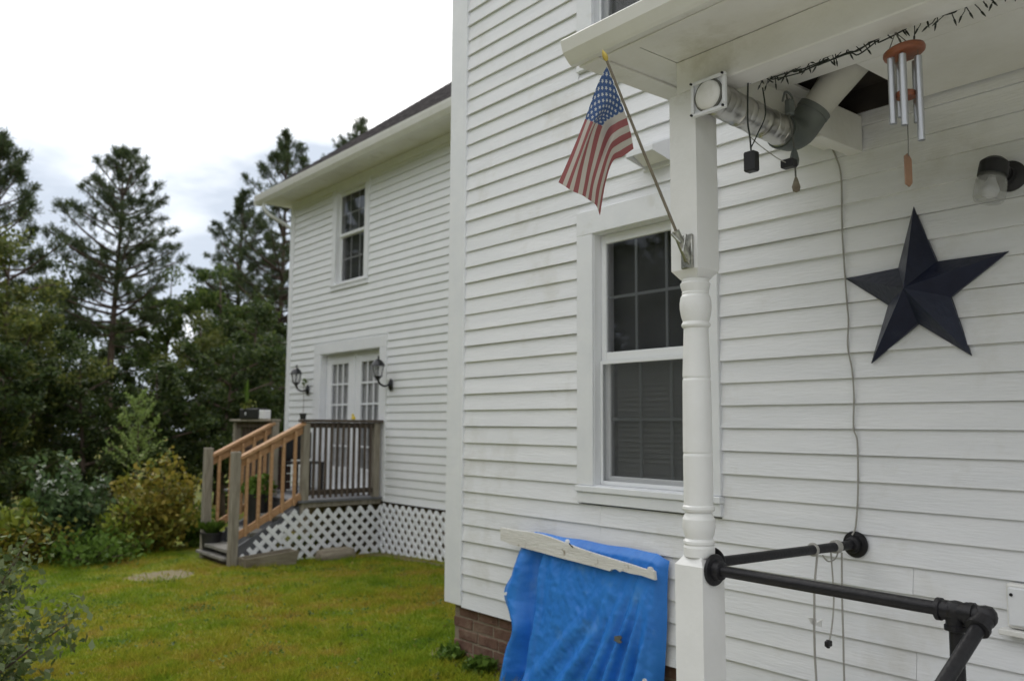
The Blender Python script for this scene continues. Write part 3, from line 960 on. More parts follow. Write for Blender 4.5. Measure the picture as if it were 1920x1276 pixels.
# ------------------------------------------------------------------ wooden deck
deck = thing('deck', 'small wooden deck with railing and three steps before the french doors', 'deck', (5.4, 11.2, -1.68))
DZ = -0.955
YN, YF, XO = 10.1, 12.45, 4.84
yy = YN - .02
for i in range(17):
    part('deck_board', MB().box((XO - .05, YN - .03 + i * .148, DZ - .03), (XG - .03, YN - .03 + i * .148 + .142, DZ), .003), M['grey'], deck)
part('rim_joist', MB().box((XO, YN, DZ - .2), (XO + .04, YF, DZ - .031)).box((XO + .0405, YN, DZ - .09), (XG - .04, YN + .04, DZ - .032)), M['weathered'], deck)
def post(x, y, z0, z1, m='weathered', s=.09, label=None):
    return part('post', MB().box((x - s / 2, y - s / 2, z0), (x + s / 2, y + s / 2, z1), .006), M[m], deck, label=label)
post(XO + .045, YN + .03, -1.0, .025); post(5.905, YN + .03, -1.0, .025)
post(3.99, YN + .03, -1.75, -.335, s=.10); post(3.99, 11.05, -1.75, -.31, s=.10)
post(XO + .03, 11.05, -1.7, .03, s=.10); post(XO + .045, YF - .05, -1.7, .03)
part('railing_cap', MB().box((XO - .03, YN - .04, .027), (5.98, YN + .10, .062), .005), M['darkwood'], deck)
part('railing_cap', MB().box((XO - .05, 11.0, .033), (XO + .10, YF + .02, .066), .005), M['weathered'], deck)
part('bottom_rail', MB().box((XO + .09, YN + .012, -.895), (5.86, YN + .05, -.83), .004), M['darkwood'], deck)
part('top_rail', MB().box((XO + .09, YN + .012, -.045), (5.86, YN + .05, .022), .004), M['darkwood'], deck)
part('top_rail', MB().box((XO + .02, 11.1, -.05), (XO + .06, YF - .095, .03), .004), M['darkwood'], deck)
for i in range(11):
    x = XO + .15 + i * (5.80 - XO - .15) / 10
    part('baluster', MB().box((x - .0145, YN - .022, -.93), (x + .0145, YN + .011, -.002), .003), M['darkwood'], deck)
for i in range(9):
    y = 11.2 + i * .13
    part('baluster', MB().box((XO + .061, y - .018, -.93), (XO + .097, y + .018, -.0), .003), M['darkwood'], deck)
for yr in (YN + .03, 11.05):
    A, B = Vector((4.03, yr, -.415)), Vector((XO + .02, yr, .012))
    part('handrail', MB().beam(A, B, .115, .038, bev=.004), M['cedar'], deck)
    dn = Vector((0, 0, -.075))
    part('top_rail', MB().beam(A + dn, B + dn, .036, .085, bev=.003), M['cedar'], deck)
    A2, B2 = Vector((4.03, yr, -1.34)), Vector((XO + .0, yr, -.90))
    part('bottom_rail', MB().beam(A2, B2, .036, .085, bev=.003), M['cedar'], deck)
    for i in range(5):
        t = (i + .6) / 5.3
        p, q = A2.lerp(B2, t), A.lerp(B, t)
        yo = -.037
        part('baluster', MB().box((p.x - .018, yr + yo - .018, p.z - .05), (p.x + .018, yr + yo + .018, q.z - .045), .003), M['cedar'], deck)
for i in range(3):
    zt = DZ - .18 * (i + 1)
    xt = XO - .03 - .28 * i
    part('tread', MB().box((xt - .31, YN + .085, zt - .04), (xt - .008, 11.0, zt), .004), M['step'], deck)
    part('riser', MB().box((xt - .03, YN + .09, zt + .001), (xt - .012, 10.995, zt + .14)), M['grey'], deck)
part('bottom_step', MB().box((3.90, YN + .085, -1.625), (4.19, 11.12, -1.59), .004), M['step'], deck)
part('step_support', MB().box((3.97, YN + .10, -1.78), (4.17, 11.0, -1.626)), M['darkwood'], deck)
for yr in (YN + .06, 11.0):
    part('stringer', MB().extrude([(4.0, yr, -1.7), (4.0, yr, -1.5), (XO, yr, -1.02), (XO, yr, -1.25), (4.25, yr, -1.7)], (0, .04, 0)), M['grey'], deck)

lf = thing('lattice_panel', 'white diagonal lattice panel under the front edge of the deck railing', 'lattice', (5.3, 10.08, -1.7), group='white lattice skirting')
lattice(lf, 'lf', (4.58, 10.075, -1.715), (1, 0, 0), 1.43, .65, hide=lambda a, t: (t < .10 and .45 < a < 1.0) or (t < .03 and a < .5))
lw = thing('lattice_panel', 'white diagonal lattice panel along the wing foundation beside the lawn', 'lattice', (5.97, 9.0, -1.7), group='white lattice skirting')
lattice(lw, 'lw', (5.965, 10.05, -1.74), (0, -1, 0), 3.2, .69, norm=(-1, 0, 0))
ls = thing('lattice_panel', 'broken corner of white lattice slumped beside the steps', 'lattice', (4.3, 10.05, -1.7), group='white lattice skirting')
lattice(ls, 'ls', (4.06, 10.055, -1.70), (1, 0, 0), .53, .50, hide=lambda a, t: t > .20 + max(0, min(.27, (a - .06) * 1.0)) or t < .02, norm=(0, -1, 0))

# ------------------------------------------------------------------ porch
porch = thing('porch', 'small white porch with turned post, beam, gutter and boarded ceiling at right', 'porch', (2.39, 1.91, -1.38))
px_, py_ = 2.388, 1.908
hw = .0585
# square blocks of the post with chamfered ends, turned shaft between
def block(z0, z1, ch0, ch1):
    prof = []
    mb = MB()
    zs = [(z0, hw - (.022 if ch0 else 0)), (z0 + (.03 if ch0 else 0), hw), (z1 - (.03 if ch1 else 0), hw), (z1, hw - (.022 if ch1 else 0))]
    vs = []
    bev = .004
    for z, h in zs:
        vs += [(px_ + a * h - b_ * 0, py_ + c * h, z) for a, c, b_ in ((-1, -1, 0), (1, -1, 0), (1, 1, 0), (-1, 1, 0))]
    fs = [(3, 2, 1, 0), (12, 13, 14, 15)]
    for i in range(3):
        for j in range(4):
            fs.append((i * 4 + j, i * 4 + (j + 1) % 4, (i + 1) * 4 + (j + 1) % 4, (i + 1) * 4 + j))
    return mb.add(vs, fs)
pst = part('post', block(-1.36, -.437, False, True), M['post'], porch)
part('post_block', block(.515, 1.18, True, False), M['post'], pst)
prof = [(.052, -.44), (.053, -.41), (.050, -.402), (.053, -.396), (.053, -.388), (.046, -.380), (.051, -.365), (.056, -.340), (.055, -.315), (.047, -.298), (.044, -.292), (.053, -.287), (.056, -.280), (.055, -.272), (.050, -.267),
        (.050, -.26), (.0505, -.1), (.048, -.092), (.0505, -.086), (.0490, .16), (.0465, .167), (.0488, .174), (.043, .33), (.0425, .342), (.049, .348), (.0505, .354), (.048, .361), (.045, .366), (.051, .385), (.055, .41), (.0555, .43), (.052, .452), (.046, .462),
        (.0475, .466), (.046, .472), (.052, .492), (.053, .500), (.047, .506), (.0475, .516)]
part('turned_shaft', MB().lathe(prof, (px_, py_, 0), seg=48), M['post'], pst, 16)
part('beam', MB().box((2.33, -1.6, 1.18), (2.449, 1.935, 1.3015), .004), M['porch'], porch)
part('end_beam', MB().box((2.4495, 1.82, 1.182), (3.297, 1.934, 1.3), .004), M['porch'], porch)
part('header', MB().box((2.975, 1.757, 1.13), (3.297, 1.8195, 1.287), .003), M['porch'], porch)
part('soffit', MB().box((2.06, -1.6, 1.303), (2.36, 1.93, 1.32)).box((2.06, 1.9355, 1.303), (3.297, 2.149, 1.32)), M['porch'], porch)
part('end_trim', MB().box((2.075, 2.072, 1.293), (3.29, 2.172, 1.3025), .002).box((2.06, 2.15, 1.3205), (3.297, 2.168, 1.371)), M['porch'], porch)
part('frieze', MB().box((2.085, -1.6, 1.297), (2.13, 2.0715, 1.3025), .002), M['porch'], porch)
gy = 2.19
part('gutter', MB().extrude([(2.0, gy, 1.375), (2.008, gy, 1.383), (2.014, gy, 1.375), (2.02, gy, 1.345), (2.045, gy, 1.318), (2.075, gy, 1.312), (2.075, gy, 1.30), (2.05, gy, 1.298), (2.040, gy, 1.306), (2.012, gy, 1.335)], (0, -3.8, 0))
     .box((2.06, gy - .012, 1.321), (2.075, -1.6, 1.37)), M['alu'], porch)
part('gutter_end', MB().extrude([(2.008, gy + .0005, 1.378), (2.02, gy + .0005, 1.345), (2.045, gy + .0005, 1.312), (2.09, gy + .0005, 1.31), (2.09, gy + .0005, 1.378)], (0, .006, 0)), M['alu'], porch)
# roof slab rising to the wall
part('roof', MB().extrude([(2.05, -1.6, 1.372), (2.05, -1.6, 1.388), (3.297, -1.6, 1.76), (3.297, -1.6, 1.73)], (0, 3.75, 0)), M['shingle'], porch)
# ceiling boards with the cut-out over the duct: hole x 2.80-3.10, y 1.50-1.76
zc = 1.288
cy0 = -1.6
def cb(x0, x1, y0, y1):
    part('ceiling_panel', MB().box((x0, y0, zc), (x1, y1, zc + .012), .0012), M['porch'], porch)
cb(2.4505, 2.80, cy0, 1.818); cb(2.803, 3.289, cy0, .62); cb(2.803, 3.289, .623, 1.507); cb(2.803, 2.974, 1.757, 1.818)
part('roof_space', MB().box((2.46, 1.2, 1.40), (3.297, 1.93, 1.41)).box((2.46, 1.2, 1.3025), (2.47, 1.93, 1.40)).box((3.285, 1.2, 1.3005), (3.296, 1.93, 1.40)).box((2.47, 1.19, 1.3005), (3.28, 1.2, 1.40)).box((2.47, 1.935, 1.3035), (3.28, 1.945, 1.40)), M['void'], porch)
part('fascia_end', MB().extrude([(2.08, 2.150, 1.3715), (3.297, 2.150, 1.3715), (3.297, 2.150, 1.729)], (0, .012, 0)), M['porch'], porch)
part('floor', MB().box((2.2, -1.6, -1.42), (3.30, 2.05, -1.36), .004), M['step'], porch)
part('skirt', MB().box((2.25, -1.6, -1.75), (3.30, 2.0, -1.421)), M['weathered'], porch)

# ------------------------------------------------------------------ dryer duct
dv = thing('dryer_duct', 'silver duct with grey elbow running from square white vent up through the porch ceiling', 'duct', (2.34, 1.775, 1.125))
vy, vz = 1.775, 1.128
pl = MB().box((2.300, vy - .072, vz - .062), (2.316, vy + .072, vz - .050), .002).box((2.300, vy - .072, vz + .050), (2.316, vy + .072, vz + .062), .002)
pl.box((2.300, vy - .072, vz - .0495), (2.316, vy - .060, vz + .0495), .002).box((2.300, vy + .060, vz - .0495), (2.316, vy + .072, vz + .0495), .002)
pl.box((2.312, vy - .06, vz - .05), (2.318, vy + .06, vz + .05))
part('vent_frame', pl, M['whiteplastic'], dv)
part('round_damper', MB().lathe([(.0, -.014), (.04, -.013), (.049, -.006), (.052, .004), (.056, .006), (.056, .010)], (2.305, vy, vz), (1, 0, 0), 28), M['porch'], dv, 40)
part('dark_gap_ring', MB().lathe([(.051, .002), (.051, -.003), (.0575, -.003), (.0575, .010), (.051, .010)], (2.307, vy, vz), (1, 0, 0), 28), M['cord'], dv, 40)  # dark-coloured ring standing in for the shaded gap round the damper
for a, b in ((-.066, -.056), (-.066, .056), (.066, .056), (.066, -.056)):
    part('screw', MB().lathe([(.0042, 0), (.0042, .008), (.002, .010)], (2.301, vy + a, vz + b), (-1, 0, 0), 8), M['iron'], dv)
dp = []
ra = []
for i in range(46):
    t = i / 45
    dp.append((2.318 + t * .44, vy + .0015 * math.sin(i * 1.9), vz - .002 - t * .028 + .0015 * math.cos(i * 2.7)))
    ra.append(.0550 + (.0020 if i % 2 else 0))
part('duct_pipe', MB().tube(dp, ra, 26), M['steel'], dv, 35)
ep = [(2.75, vy, vz - .031), (2.80, vy - .002, vz - .028), (2.842, vy - .012, vz - .005), (2.868, vy - .03, vz + .035), (2.878, vy - .055, vz + .075)]
part('elbow', MB().tube(bez_(ep), .062, 22), M['elbow'], dv, 60)
part('seam_band', MB().tube([(2.735, vy, vz - .0305), (2.757, vy, vz - .031)], .0645, 24).tube([(2.872, vy - .047, vz + .06), (2.879, vy - .058, vz + .078)], .0645, 22), M['elbow'], dv, 50)
part('riser', MB().tube([(2.878, vy - .06, vz + .075), (2.888, vy - .11, vz + .13), (2.90, vy - .20, vz + .23)], [.056, .06, .075], 20), M['riser'], dv, 60)

# ------------------------------------------------------------------ cords and hanging bits
xc = XW - .026
solo('extension_cord', MB().tube(bez([(2.95, 1.80, 1.24), (3.1, 1.84, 1.22), (xc - .02, 1.894, 1.20), (xc, 1.879, 1.15), (xc, 1.855, 1.05), (xc, 1.858, .82), (xc, 1.848, .53), (xc, 1.843, .44), (xc, 1.85, .33), (xc, 1.835, .24), (xc, 1.83, .13), (xc, 1.836, 0), (xc, 1.822, -.06), (xc, 1.826, -.25), (xc, 1.84, -.39), (xc - .01, 1.852, -.43)]), .0036, 7),
     M['wallcord'], 'thin grey cord running down the clapboards from the duct elbow to the black pipe flange', 'cord', (xc, 1.85, -.43), 60)

ad = thing('power_adaptor', 'black plug-in adaptor hanging on a doubled dark wire below the silver duct', 'adaptor', (2.43, 1.69, .90))
part('block', MB().box((2.412, 1.672, .865), (2.448, 1.716, .935), .005), M['black'], ad)
part('wire', MB().tube(bez([(2.43, 1.70, 1.20), (2.425, 1.702, 1.05), (2.43, 1.698, .99), (2.43, 1.694, .93)]), .003, 6)
     .tube(bez([(2.47, 1.67, 1.165), (2.475, 1.665, 1.07), (2.45, 1.68, 1.0), (2.43, 1.694, .95)]), .0025, 6), M['wire'], ad, 60)
sk = thing('hanging_plug', 'small black plug dangling sideways beside the pull chain under the duct', 'plug', (2.6, 1.66, .92))
part('block', MB().box((2.585, 1.635, .905), (2.62, 1.685, .935), .004), M['black'], sk)
part('wire', MB().tube(bez([(2.432, 1.694, .985), (2.48, 1.69, .965), (2.55, 1.675, .935), (2.59, 1.66, .92)]), .002, 6), M['palecord'], sk, 60)
pc = thing('pull_chain', 'grey pull cord with two wooden knobs hanging beneath the duct elbow', 'pull cord', (2.66, 1.67, .86))
part('cord', MB().tube(bez([(2.66, 1.70, 1.20), (2.655, 1.685, 1.1), (2.66, 1.675, 1.0), (2.66, 1.67, .86)]), .0035, 6), M['cord'], pc, 60)
part('knob', MB().lathe([(.002, -.03), (.012, -.025), (.015, -.01), (.009, .01), (.004, .025)], (2.66, 1.67, .86), seg=12), M['peeled'], pc, 60)
part('knob', MB().lathe([(.004, -.03), (.014, -.02), (.017, 0), (.012, .025), (.006, .04)], (2.66, 1.674, .95), seg=12), M['elbow'], pc, 60)
part('clip', MB().box((2.645, 1.675, 1.12), (2.675, 1.70, 1.175), .004).tube(bez([(2.62, 1.69, 1.16), (2.64, 1.69, 1.2), (2.68, 1.69, 1.19), (2.67, 1.68, 1.13)]), .004, 6), M['elbow'], pc)

def string_lights():
    rg = random.Random(5)
    t = thing('string_lights', 'tangled dark string of unlit fairy lights draped along the porch beam', 'string lights', (2.44, 1.4, 1.2))
    base = [(2.44, 1.71, 1.195), (2.45, 1.70, 1.215), (2.452, 1.665, 1.21), (2.455, 1.60, 1.182), (2.452, 1.52, 1.178), (2.455, 1.43, 1.185), (2.452, 1.33, 1.18), (2.455, 1.24, 1.20), (2.452, 1.17, 1.208), (2.455, 1.07, 1.20), (2.452, 1.0, 1.205), (2.455, .8, 1.19), (2.455, .5, 1.2)]
    for k in range(3):
        pts = [(x + rg.uniform(-.012, .01), y + rg.uniform(-.02, .02), z + rg.uniform(-.016, .012) - .006 * k) for x, y, z in base for _ in range(2)]
        part('wire', MB().tube(bez(pts, 5), .0024, 5, False), M['wire'], t, 60)
    bl = MB()
    wr = MB()
    for i in range(60):
        y = .5 + 1.2 * i / 60 + rg.uniform(-.01, .01)
        z = 1.19 + rg.uniform(-.01, .012)
        d = Vector((rg.uniform(-.5, .5), rg.uniform(-1, 1), rg.uniform(-1.6, -.1))).normalized()
        p = Vector((2.452, y, z))
        q = p + d * rg.uniform(.015, .04)
        wr.tube([p, p.lerp(q, .5) + Vector((rg.uniform(-.006, .006),) * 3), q], .0016, 4, False)
        bl.tube([q, q + d * .009, q + d * .02], [.003, .003, .0008], 5)
    part('lead', wr, M['wire'], t)['kind'] = 'stuff'
    part('bulb', bl, M['wire'], t)['kind'] = 'stuff'
string_lights()

# ------------------------------------------------------------------ wind chime
wc = thing('wind_chime', 'wind chime of aluminium tubes under a red-brown wooden disc at porch beam', 'wind chime', (2.46, 1.17, 1.12))
cx_, cyc, czc = 2.462, 1.172, 1.118
dv_ = Vector((-.10, .16, 1)).normalized()
part('top_disc', MB().lathe([(.0, -.012), (.052, -.012), (.058, -.008), (.060, 0), (.058, .008), (.05, .013), (.0, .013)], (cx_, cyc, czc), dv_, 32), M['chimewood'], wc, 50)
part('hanging_cord', MB().tube([(cx_, cyc, czc + .012), (2.45, 1.19, 1.182)], .0025, 6).tube([(cx_ + .03, cyc - .02, czc + .012), (2.45, 1.19, 1.182)], .0015, 5).tube([(cx_ - .03, cyc + .03, czc + .01), (2.45, 1.19, 1.182)], .0015, 5), M['cord'], wc)
part('hook', MB().tube([(2.45, 1.19, 1.2), (2.45, 1.19, 1.178)], .003, 6), M['bracket'], wc)
for i, (a, L) in enumerate(((2.42, .205), (3.45, .215), (4.75, .255), (5.9, .19), (.85, .17))):
    x, y = cx_ + .040 * math.cos(a), cyc + .040 * math.sin(a)
    zt = czc - .02 - (y - cyc) * -.15
    part('chime_tube', MB().lathe([(.0105, 0), (.0105, -L)], (x, y, zt), seg=14), M['chimetube'], wc, 60)
    part('tube_cord', MB().tube([(x, y, zt - .01), (x, y, czc)], .001, 5), M['cord'], wc)
part('striker', MB().lathe([(.0, -.009), (.027, -.009), (.029, 0), (.027, .009), (.0, .009)], (cx_, cyc, .985), seg=24), M['chimewood'], wc, 50)
part('striker_cord', MB().tube([(cx_, cyc, czc), (cx_, cyc, .985), (cx_ + .003, cyc, .85), (cx_, cyc, .80)], .0016, 5), M['cord'], wc)
part('sail', MB().extrude([(cx_ - .012, cyc + .004, .80), (cx_ + .004, cyc + .002, .81), (cx_ + .014, cyc - .003, .79), (cx_ + .014, cyc - .003, .72), (cx_ + .004, cyc, .708), (cx_ - .012, cyc + .004, .715)], (.004, .006, 0)), M['sail'], wc)

# ------------------------------------------------------------------ wall lamp
lp = thing('wall_lamp', 'black wall lamp with clear glass jar shade above the navy star', 'wall lamp', (XW - .02, 1.21, .91))
ly, lz = 1.205, .905
part('wall_plate', MB().lathe([(.056, 0), (.056, .012), (.048, .02), (.03, .026), (.028, .05)], (XW - .018, ly, lz), (-1, 0, 0), 28), M['black'], lp, 40)
ax = Vector((-.22, .10, -1)).normalized()
sc_ = Vector((XW - .125, ly + .012, lz + .028))
part('arm', MB().tube(bez([(XW - .05, ly, lz), (XW - .09, ly + .005, lz + .02), tuple(sc_ - ax * .0), tuple(sc_ + ax * .03)]), .024, 14), M['black'], lp, 60)
part('socket_cap', MB().lathe([(.03, -.02), (.047, -.005), (.049, .025), (.049, .045)], sc_, ax, 26), M['black'], lp, 40)
part('glass_jar', MB().lathe([(.042, .03), (.043, .05), (.050, .062), (.052, .08), (.052, .125), (.048, .137), (.036, .142), (.034, .136), (.047, .126), (.048, .07), (.040, .055)], sc_, ax, 28), M['jar'], lp, 50)
part('bulb', MB().lathe([(.012, .045), (.014, .06), (.026, .085), (.030, .1), (.024, .118), (.01, .126)], sc_, ax, 18), M['whiteplastic'], lp, 60)

# ------------------------------------------------------------------ barn star
def star():
    cy, cz, x0 = 1.553, .503, XW - .022
    # five points read from the wall, slightly turned
    tips = [(1.556, .862), (1.222, .633), (1.366, .266), (1.752, .258), (1.851, .616)]
    n = len(tips)
    cy = sum(t[0] for t in tips) / 5; cz = sum(t[1] for t in tips) / 5
    vs = [(x0 - .125, cy, cz)]
    inner = []
    for i in range(n):
        a, b = tips[i], tips[(i + 1) % n]
        my, mz = (a[0] + b[0]) / 2 - cy, (a[1] + b[1]) / 2 - cz
        inner.append((cy + my * .475, cz + mz * .475))
    ring = []
    for i in range(n):
        ring.append((x0 - .004, *tips[i])); ring.append((x0 - .012, *inner[i]))
    vs += ring
    fs = [(0, 1 + i, 1 + (i + 1) % 10) for i in range(10)]
    k = len(vs)
    vs += [(x0 + .004, y, z) for _, y, z in ring]
    fs += [(1 + i, k + i, k + (i + 1) % 10, 1 + (i + 1) % 10) for i in range(10)]
    fs.append(tuple(range(k, k + 10)))
    mb = MB().add(vs, fs)
    solo('barn_star', mb, M['star'], 'large five-pointed navy metal star mounted on the clapboards', 'star', (x0, cy, cz))
star()

# ------------------------------------------------------------------ outlet
ob = thing('outlet_box', 'white weathered outlet box on the clapboards at right edge beyond the pipe elbow', 'outlet box', (XW - .02, 1.27, -.62))
part('box', MB().box((XW - .055, 1.19, -.685), (XW - .012, 1.277, -.535), .006), M['porch'], ob)
part('cover', MB().box((XW - .066, 1.195, -.675), (XW - .0555, 1.268, -.545), .005), M['trim'], ob)
part('lower_lip', MB().box((XW - .075, 1.18, -.71), (XW - .012, 1.30, -.69), .003), M['porch'], ob)
part('screw', MB().lathe([(.006, 0), (.005, .004)], (XW - .067, 1.255, -.57), (-1, 0, 0), 10), M['iron'], ob)

# ------------------------------------------------------------------ pipe railing
pr = thing('pipe_railing', 'black iron pipe railing flanged to the porch post and the house wall', 'railing', (2.39, 1.06, -1.36))
PZ = -.478
pr_ = .0185
def flange(c, axis):
    part('flange', MB().lathe([(.052, 0), (.053, .006), (.050, .011), (.034, .014), (.031, .034), (.026, .038)], c, axis, 28), M['iron'], pr, 40)
flange((2.388, py_ - hw - .001, PZ), (0, -1, 0))
flange((XW - .021, 1.845, -.467), (-1, 0, 0))
flange((2.388 + hw + .001, 1.90, -.467), (1, 0, 0))
part('pipe', MB().tube([(2.45, 1.90, -.467), (XW - .03, 1.845, -.467)], pr_ * .98, 18), M['iron'], pr, 50)
part('pipe', MB().tube([(2.388, 1.84, PZ), (2.388, 1.03, PZ - .005)], pr_, 18), M['iron'], pr, 50)
def fit_(c, dirs):
    mb = MB()
    c = Vector(c)
    mb.lathe([(.003, -.029), (.018, -.025), (.027, -.012), (.029, 0), (.027, .012), (.018, .025), (.003, .029)], c, (0, 0, 1), 20)
    for d in dirs:
        d = Vector(d).normalized()
        mb.lathe([(.026, .0), (.026, .034), (.030, .036), (.030, .048), (.024, .050)], c, d, 20)
    part('fitting', mb, M['iron'], pr, 40)
fit_((2.388, 1.06, PZ - .005), ((0, 1, 0), (0, -1, 0), (0, 0, -1)))
fit_((2.388, .985, PZ - .006), ((0, 1, 0), (-.83, .10, -.55)))
part('pipe', MB().tube([(2.388, 1.06, PZ), (2.392, 1.062, -1.36)], pr_, 18), M['iron'], pr, 50)
part('pipe', MB().tube([(2.388, .985, PZ - .006), (1.55, 1.085, -1.06)], pr_ * 1.02, 18), M['iron'], pr, 50)
part('pipe', MB().tube([(1.55, 1.085, -1.06), (1.55, 1.085, -1.5)], pr_, 18), M['iron'], pr, 50)

# cords tied on the wall pipe
c1 = thing('tied_cord', 'dirty white cord looped once over the wall pipe, nearest the porch post', 'cord', (3.02, 1.87, -.5), group='cords hanging from the wall pipe')
part('loop', MB().lathe([(.0215, -.007), (.026, -.004), (.026, .004), (.0215, .007)], (3.022, 1.866, -.467), (1, -.06, 0), 16), M['palecord'], c1)
part('cord', MB().tube(bez([(3.022, 1.85, -.49), (2.998, 1.85, -.6), (3.0, 1.855, -.70), (3.004, 1.86, -.76), (3.02, 1.87, -.87), (3.025, 1.87, -.97), (3.03, 1.87, -1.3)]), .0045, 7), M['palecord'], c1, 60)
part('tag', MB().extrude([(2.97, 1.862, -.715), (3.03, 1.866, -.725), (3.035, 1.87, -.745), (3.075, 1.868, -.735), (3.07, 1.868, -.765), (2.99, 1.862, -.74)], (.002, .004, .001)), M['porch'], c1)
c2 = thing('tied_cord', 'short thin cord ending in a dark plug, middle one on the wall pipe', 'cord', (3.12, 1.86, -.5), group='cords hanging from the wall pipe')
part('cord', MB().tube(bez([(3.12, 1.85, -.485), (3.13, 1.85, -.66), (3.118, 1.855, -.77), (3.105, 1.86, -.82)]), .0032, 6).tube(bez([(3.06, 1.85, -.49), (3.09, 1.845, -.515), (3.14, 1.845, -.51), (3.17, 1.85, -.49)]), .003, 6), M['palecord'], c2, 60)
part('plug', MB().box((3.085, 1.853, -.84), (3.118, 1.87, -.818), .003).lathe([(.007, -.03), (.007, 0)], (3.10, 1.862, -.815), seg=8), M['iron'], c2)
c3 = thing('tied_cord', 'long dirty white cord taped to the wall pipe next to the wall flange', 'cord', (3.19, 1.86, -.5), group='cords hanging from the wall pipe')
part('tape', MB().lathe([(.0215, -.018), (.025, -.014), (.0255, .012), (.0215, .018)], (3.17, 1.857, -.467), (1, -.06, 0), 16), M['palecord'], c3)
part('cord', MB().tube(bez([(3.19, 1.845, -.49), (3.187, 1.848, -.66), (3.19, 1.85, -.82), (3.196, 1.855, -.95), (3.205, 1.86, -1.3)]), .0040, 7), M['wallcord'], c3, 60)
# duct-tape strip on the post-side collar
part('strap', MB().lathe([(.0212, -.005), (.024, -.003), (.024, .003), (.0212, .005)], (2.475, 1.898, -.467), (1, -.06, 0), 16), M['palecord'], pr)

# ------------------------------------------------------------------ flag
fl = thing('flag', 'faded American flag drooping from a thin pole held on the porch post', 'flag', (2.30, 1.885, .6))
pole_a, pole_b = Vector((2.296, 1.886, .615)), Vector((1.945, 1.905, 1.195))
part('pole', MB().tube([pole_a, pole_a.lerp(pole_b, .5) + Vector((0, 0, -.004)), pole_b], [.0055, .0052, .0045], 8), M['pole'], fl, 60)
part('finial', MB().lathe([(.004, -.004), (.0085, .004), (.009, .014), (.006, .024), (.001, .034)], pole_b, (pole_b - pole_a), 14), M['gold'], fl, 60)
part('bracket', MB().box((2.318, 1.865, .545), (2.330, 1.915, .665), .003)
     .tube([(2.325, 1.886, .575), (2.262, 1.889, .67)], [.016, .0125], 12)
     .tube([(2.322, 1.878, .56), (2.285, 1.876, .60), (2.300, 1.876, .66)], .005, 8).tube([(2.27, 1.872, .625), (2.255, 1.90, .66)], .006, 8), M['bracket'], fl, 40)
# control net of the cloth: rows run down the hoist, columns along the fly (y, x, z from the eye)
FLAGNET = [[(1.9459, 1.904, 1.1738), (1.8998, 1.9, 1.1006), (1.8371, 1.895, 0.9669), (1.784, 1.9, 0.8493), (1.7325, 1.905, 0.7437)], [(1.9838, 1.9, 1.1046), (1.9258, 1.885, 1.0509), (1.8502, 1.87, 0.9509), (1.8013, 1.875, 0.8263), (1.7698, 1.885, 0.721)], [(2.0206, 1.897, 1.0365), (1.9859, 1.91, 1.0136), (1.9488, 1.93, 0.9779), (1.8674, 1.9, 0.8269), (1.8316, 1.89, 0.7111)], [(2.0439, 1.893, 0.9734), (1.969, 1.88, 0.9315), (1.9266, 1.875, 0.8873), (1.9005, 1.9, 0.7688), (1.8984, 1.915, 0.7071)], [(2.0555, 1.89, 0.9151), (2.0147, 1.9, 0.8836), (1.972, 1.905, 0.8581), (1.9675, 1.935, 0.789), (1.9473, 1.94, 0.6814)]]
def cloth():
    net = np.array(FLAGNET)
    rg = np.random.default_rng(2)
    U0 = np.array([0, .15, .4, .7, 1.0]); V0 = np.array([0, .27, .54, .77, 1.0])
    nu, nv = 48, 40
    def cr_(xs, P, t):
        """Catmull-Rom with uneven knots along axis 0"""
        i = int(np.clip(np.searchsorted(xs, t) - 1, 0, len(xs) - 2))
        h = xs[i + 1] - xs[i]
        f = (t - xs[i]) / h
        def tan(k):
            a, b = max(k - 1, 0), min(k + 1, len(xs) - 1)
            return (P[b] - P[a]) / (xs[b] - xs[a])
        m0, m1 = tan(i) * h, tan(i + 1) * h
        return (2 * f ** 3 - 3 * f ** 2 + 1) * P[i] + (f ** 3 - 2 * f ** 2 + f) * m0 + (-2 * f ** 3 + 3 * f ** 2) * P[i + 1] + (f ** 3 - f ** 2) * m1
    vs, uv = [], []
    for j in range(nv + 1):
        v = j / nv
        for i in range(nu + 1):
            u = i / nu
            row = np.array([cr_(U0, net[k], u) for k in range(5)])
            p = cr_(V0, row, v)
            p = p + np.array([-.005, .008, 0]) * math.sin(v * 15 + u * 4) * min(1, u * 3) * (1 - .7 * u) * math.sin(v * math.pi)
            vs.append(tuple(p)); uv.append((u, v))
    fs = [(j * (nu + 1) + i, j * (nu + 1) + i + 1, (j + 1) * (nu + 1) + i + 1, (j + 1) * (nu + 1) + i) for j in range(nv) for i in range(nu)]
    o = link_mesh('cloth', vs, fs, M['flag'], fl, smooth=80, fixn=False)
    ul = o.data.uv_layers.new(name='UVMap')
    for lp_ in o.data.loops:
        ul.data[lp_.index].uv = uv[lp_.vertex_index]
cloth()

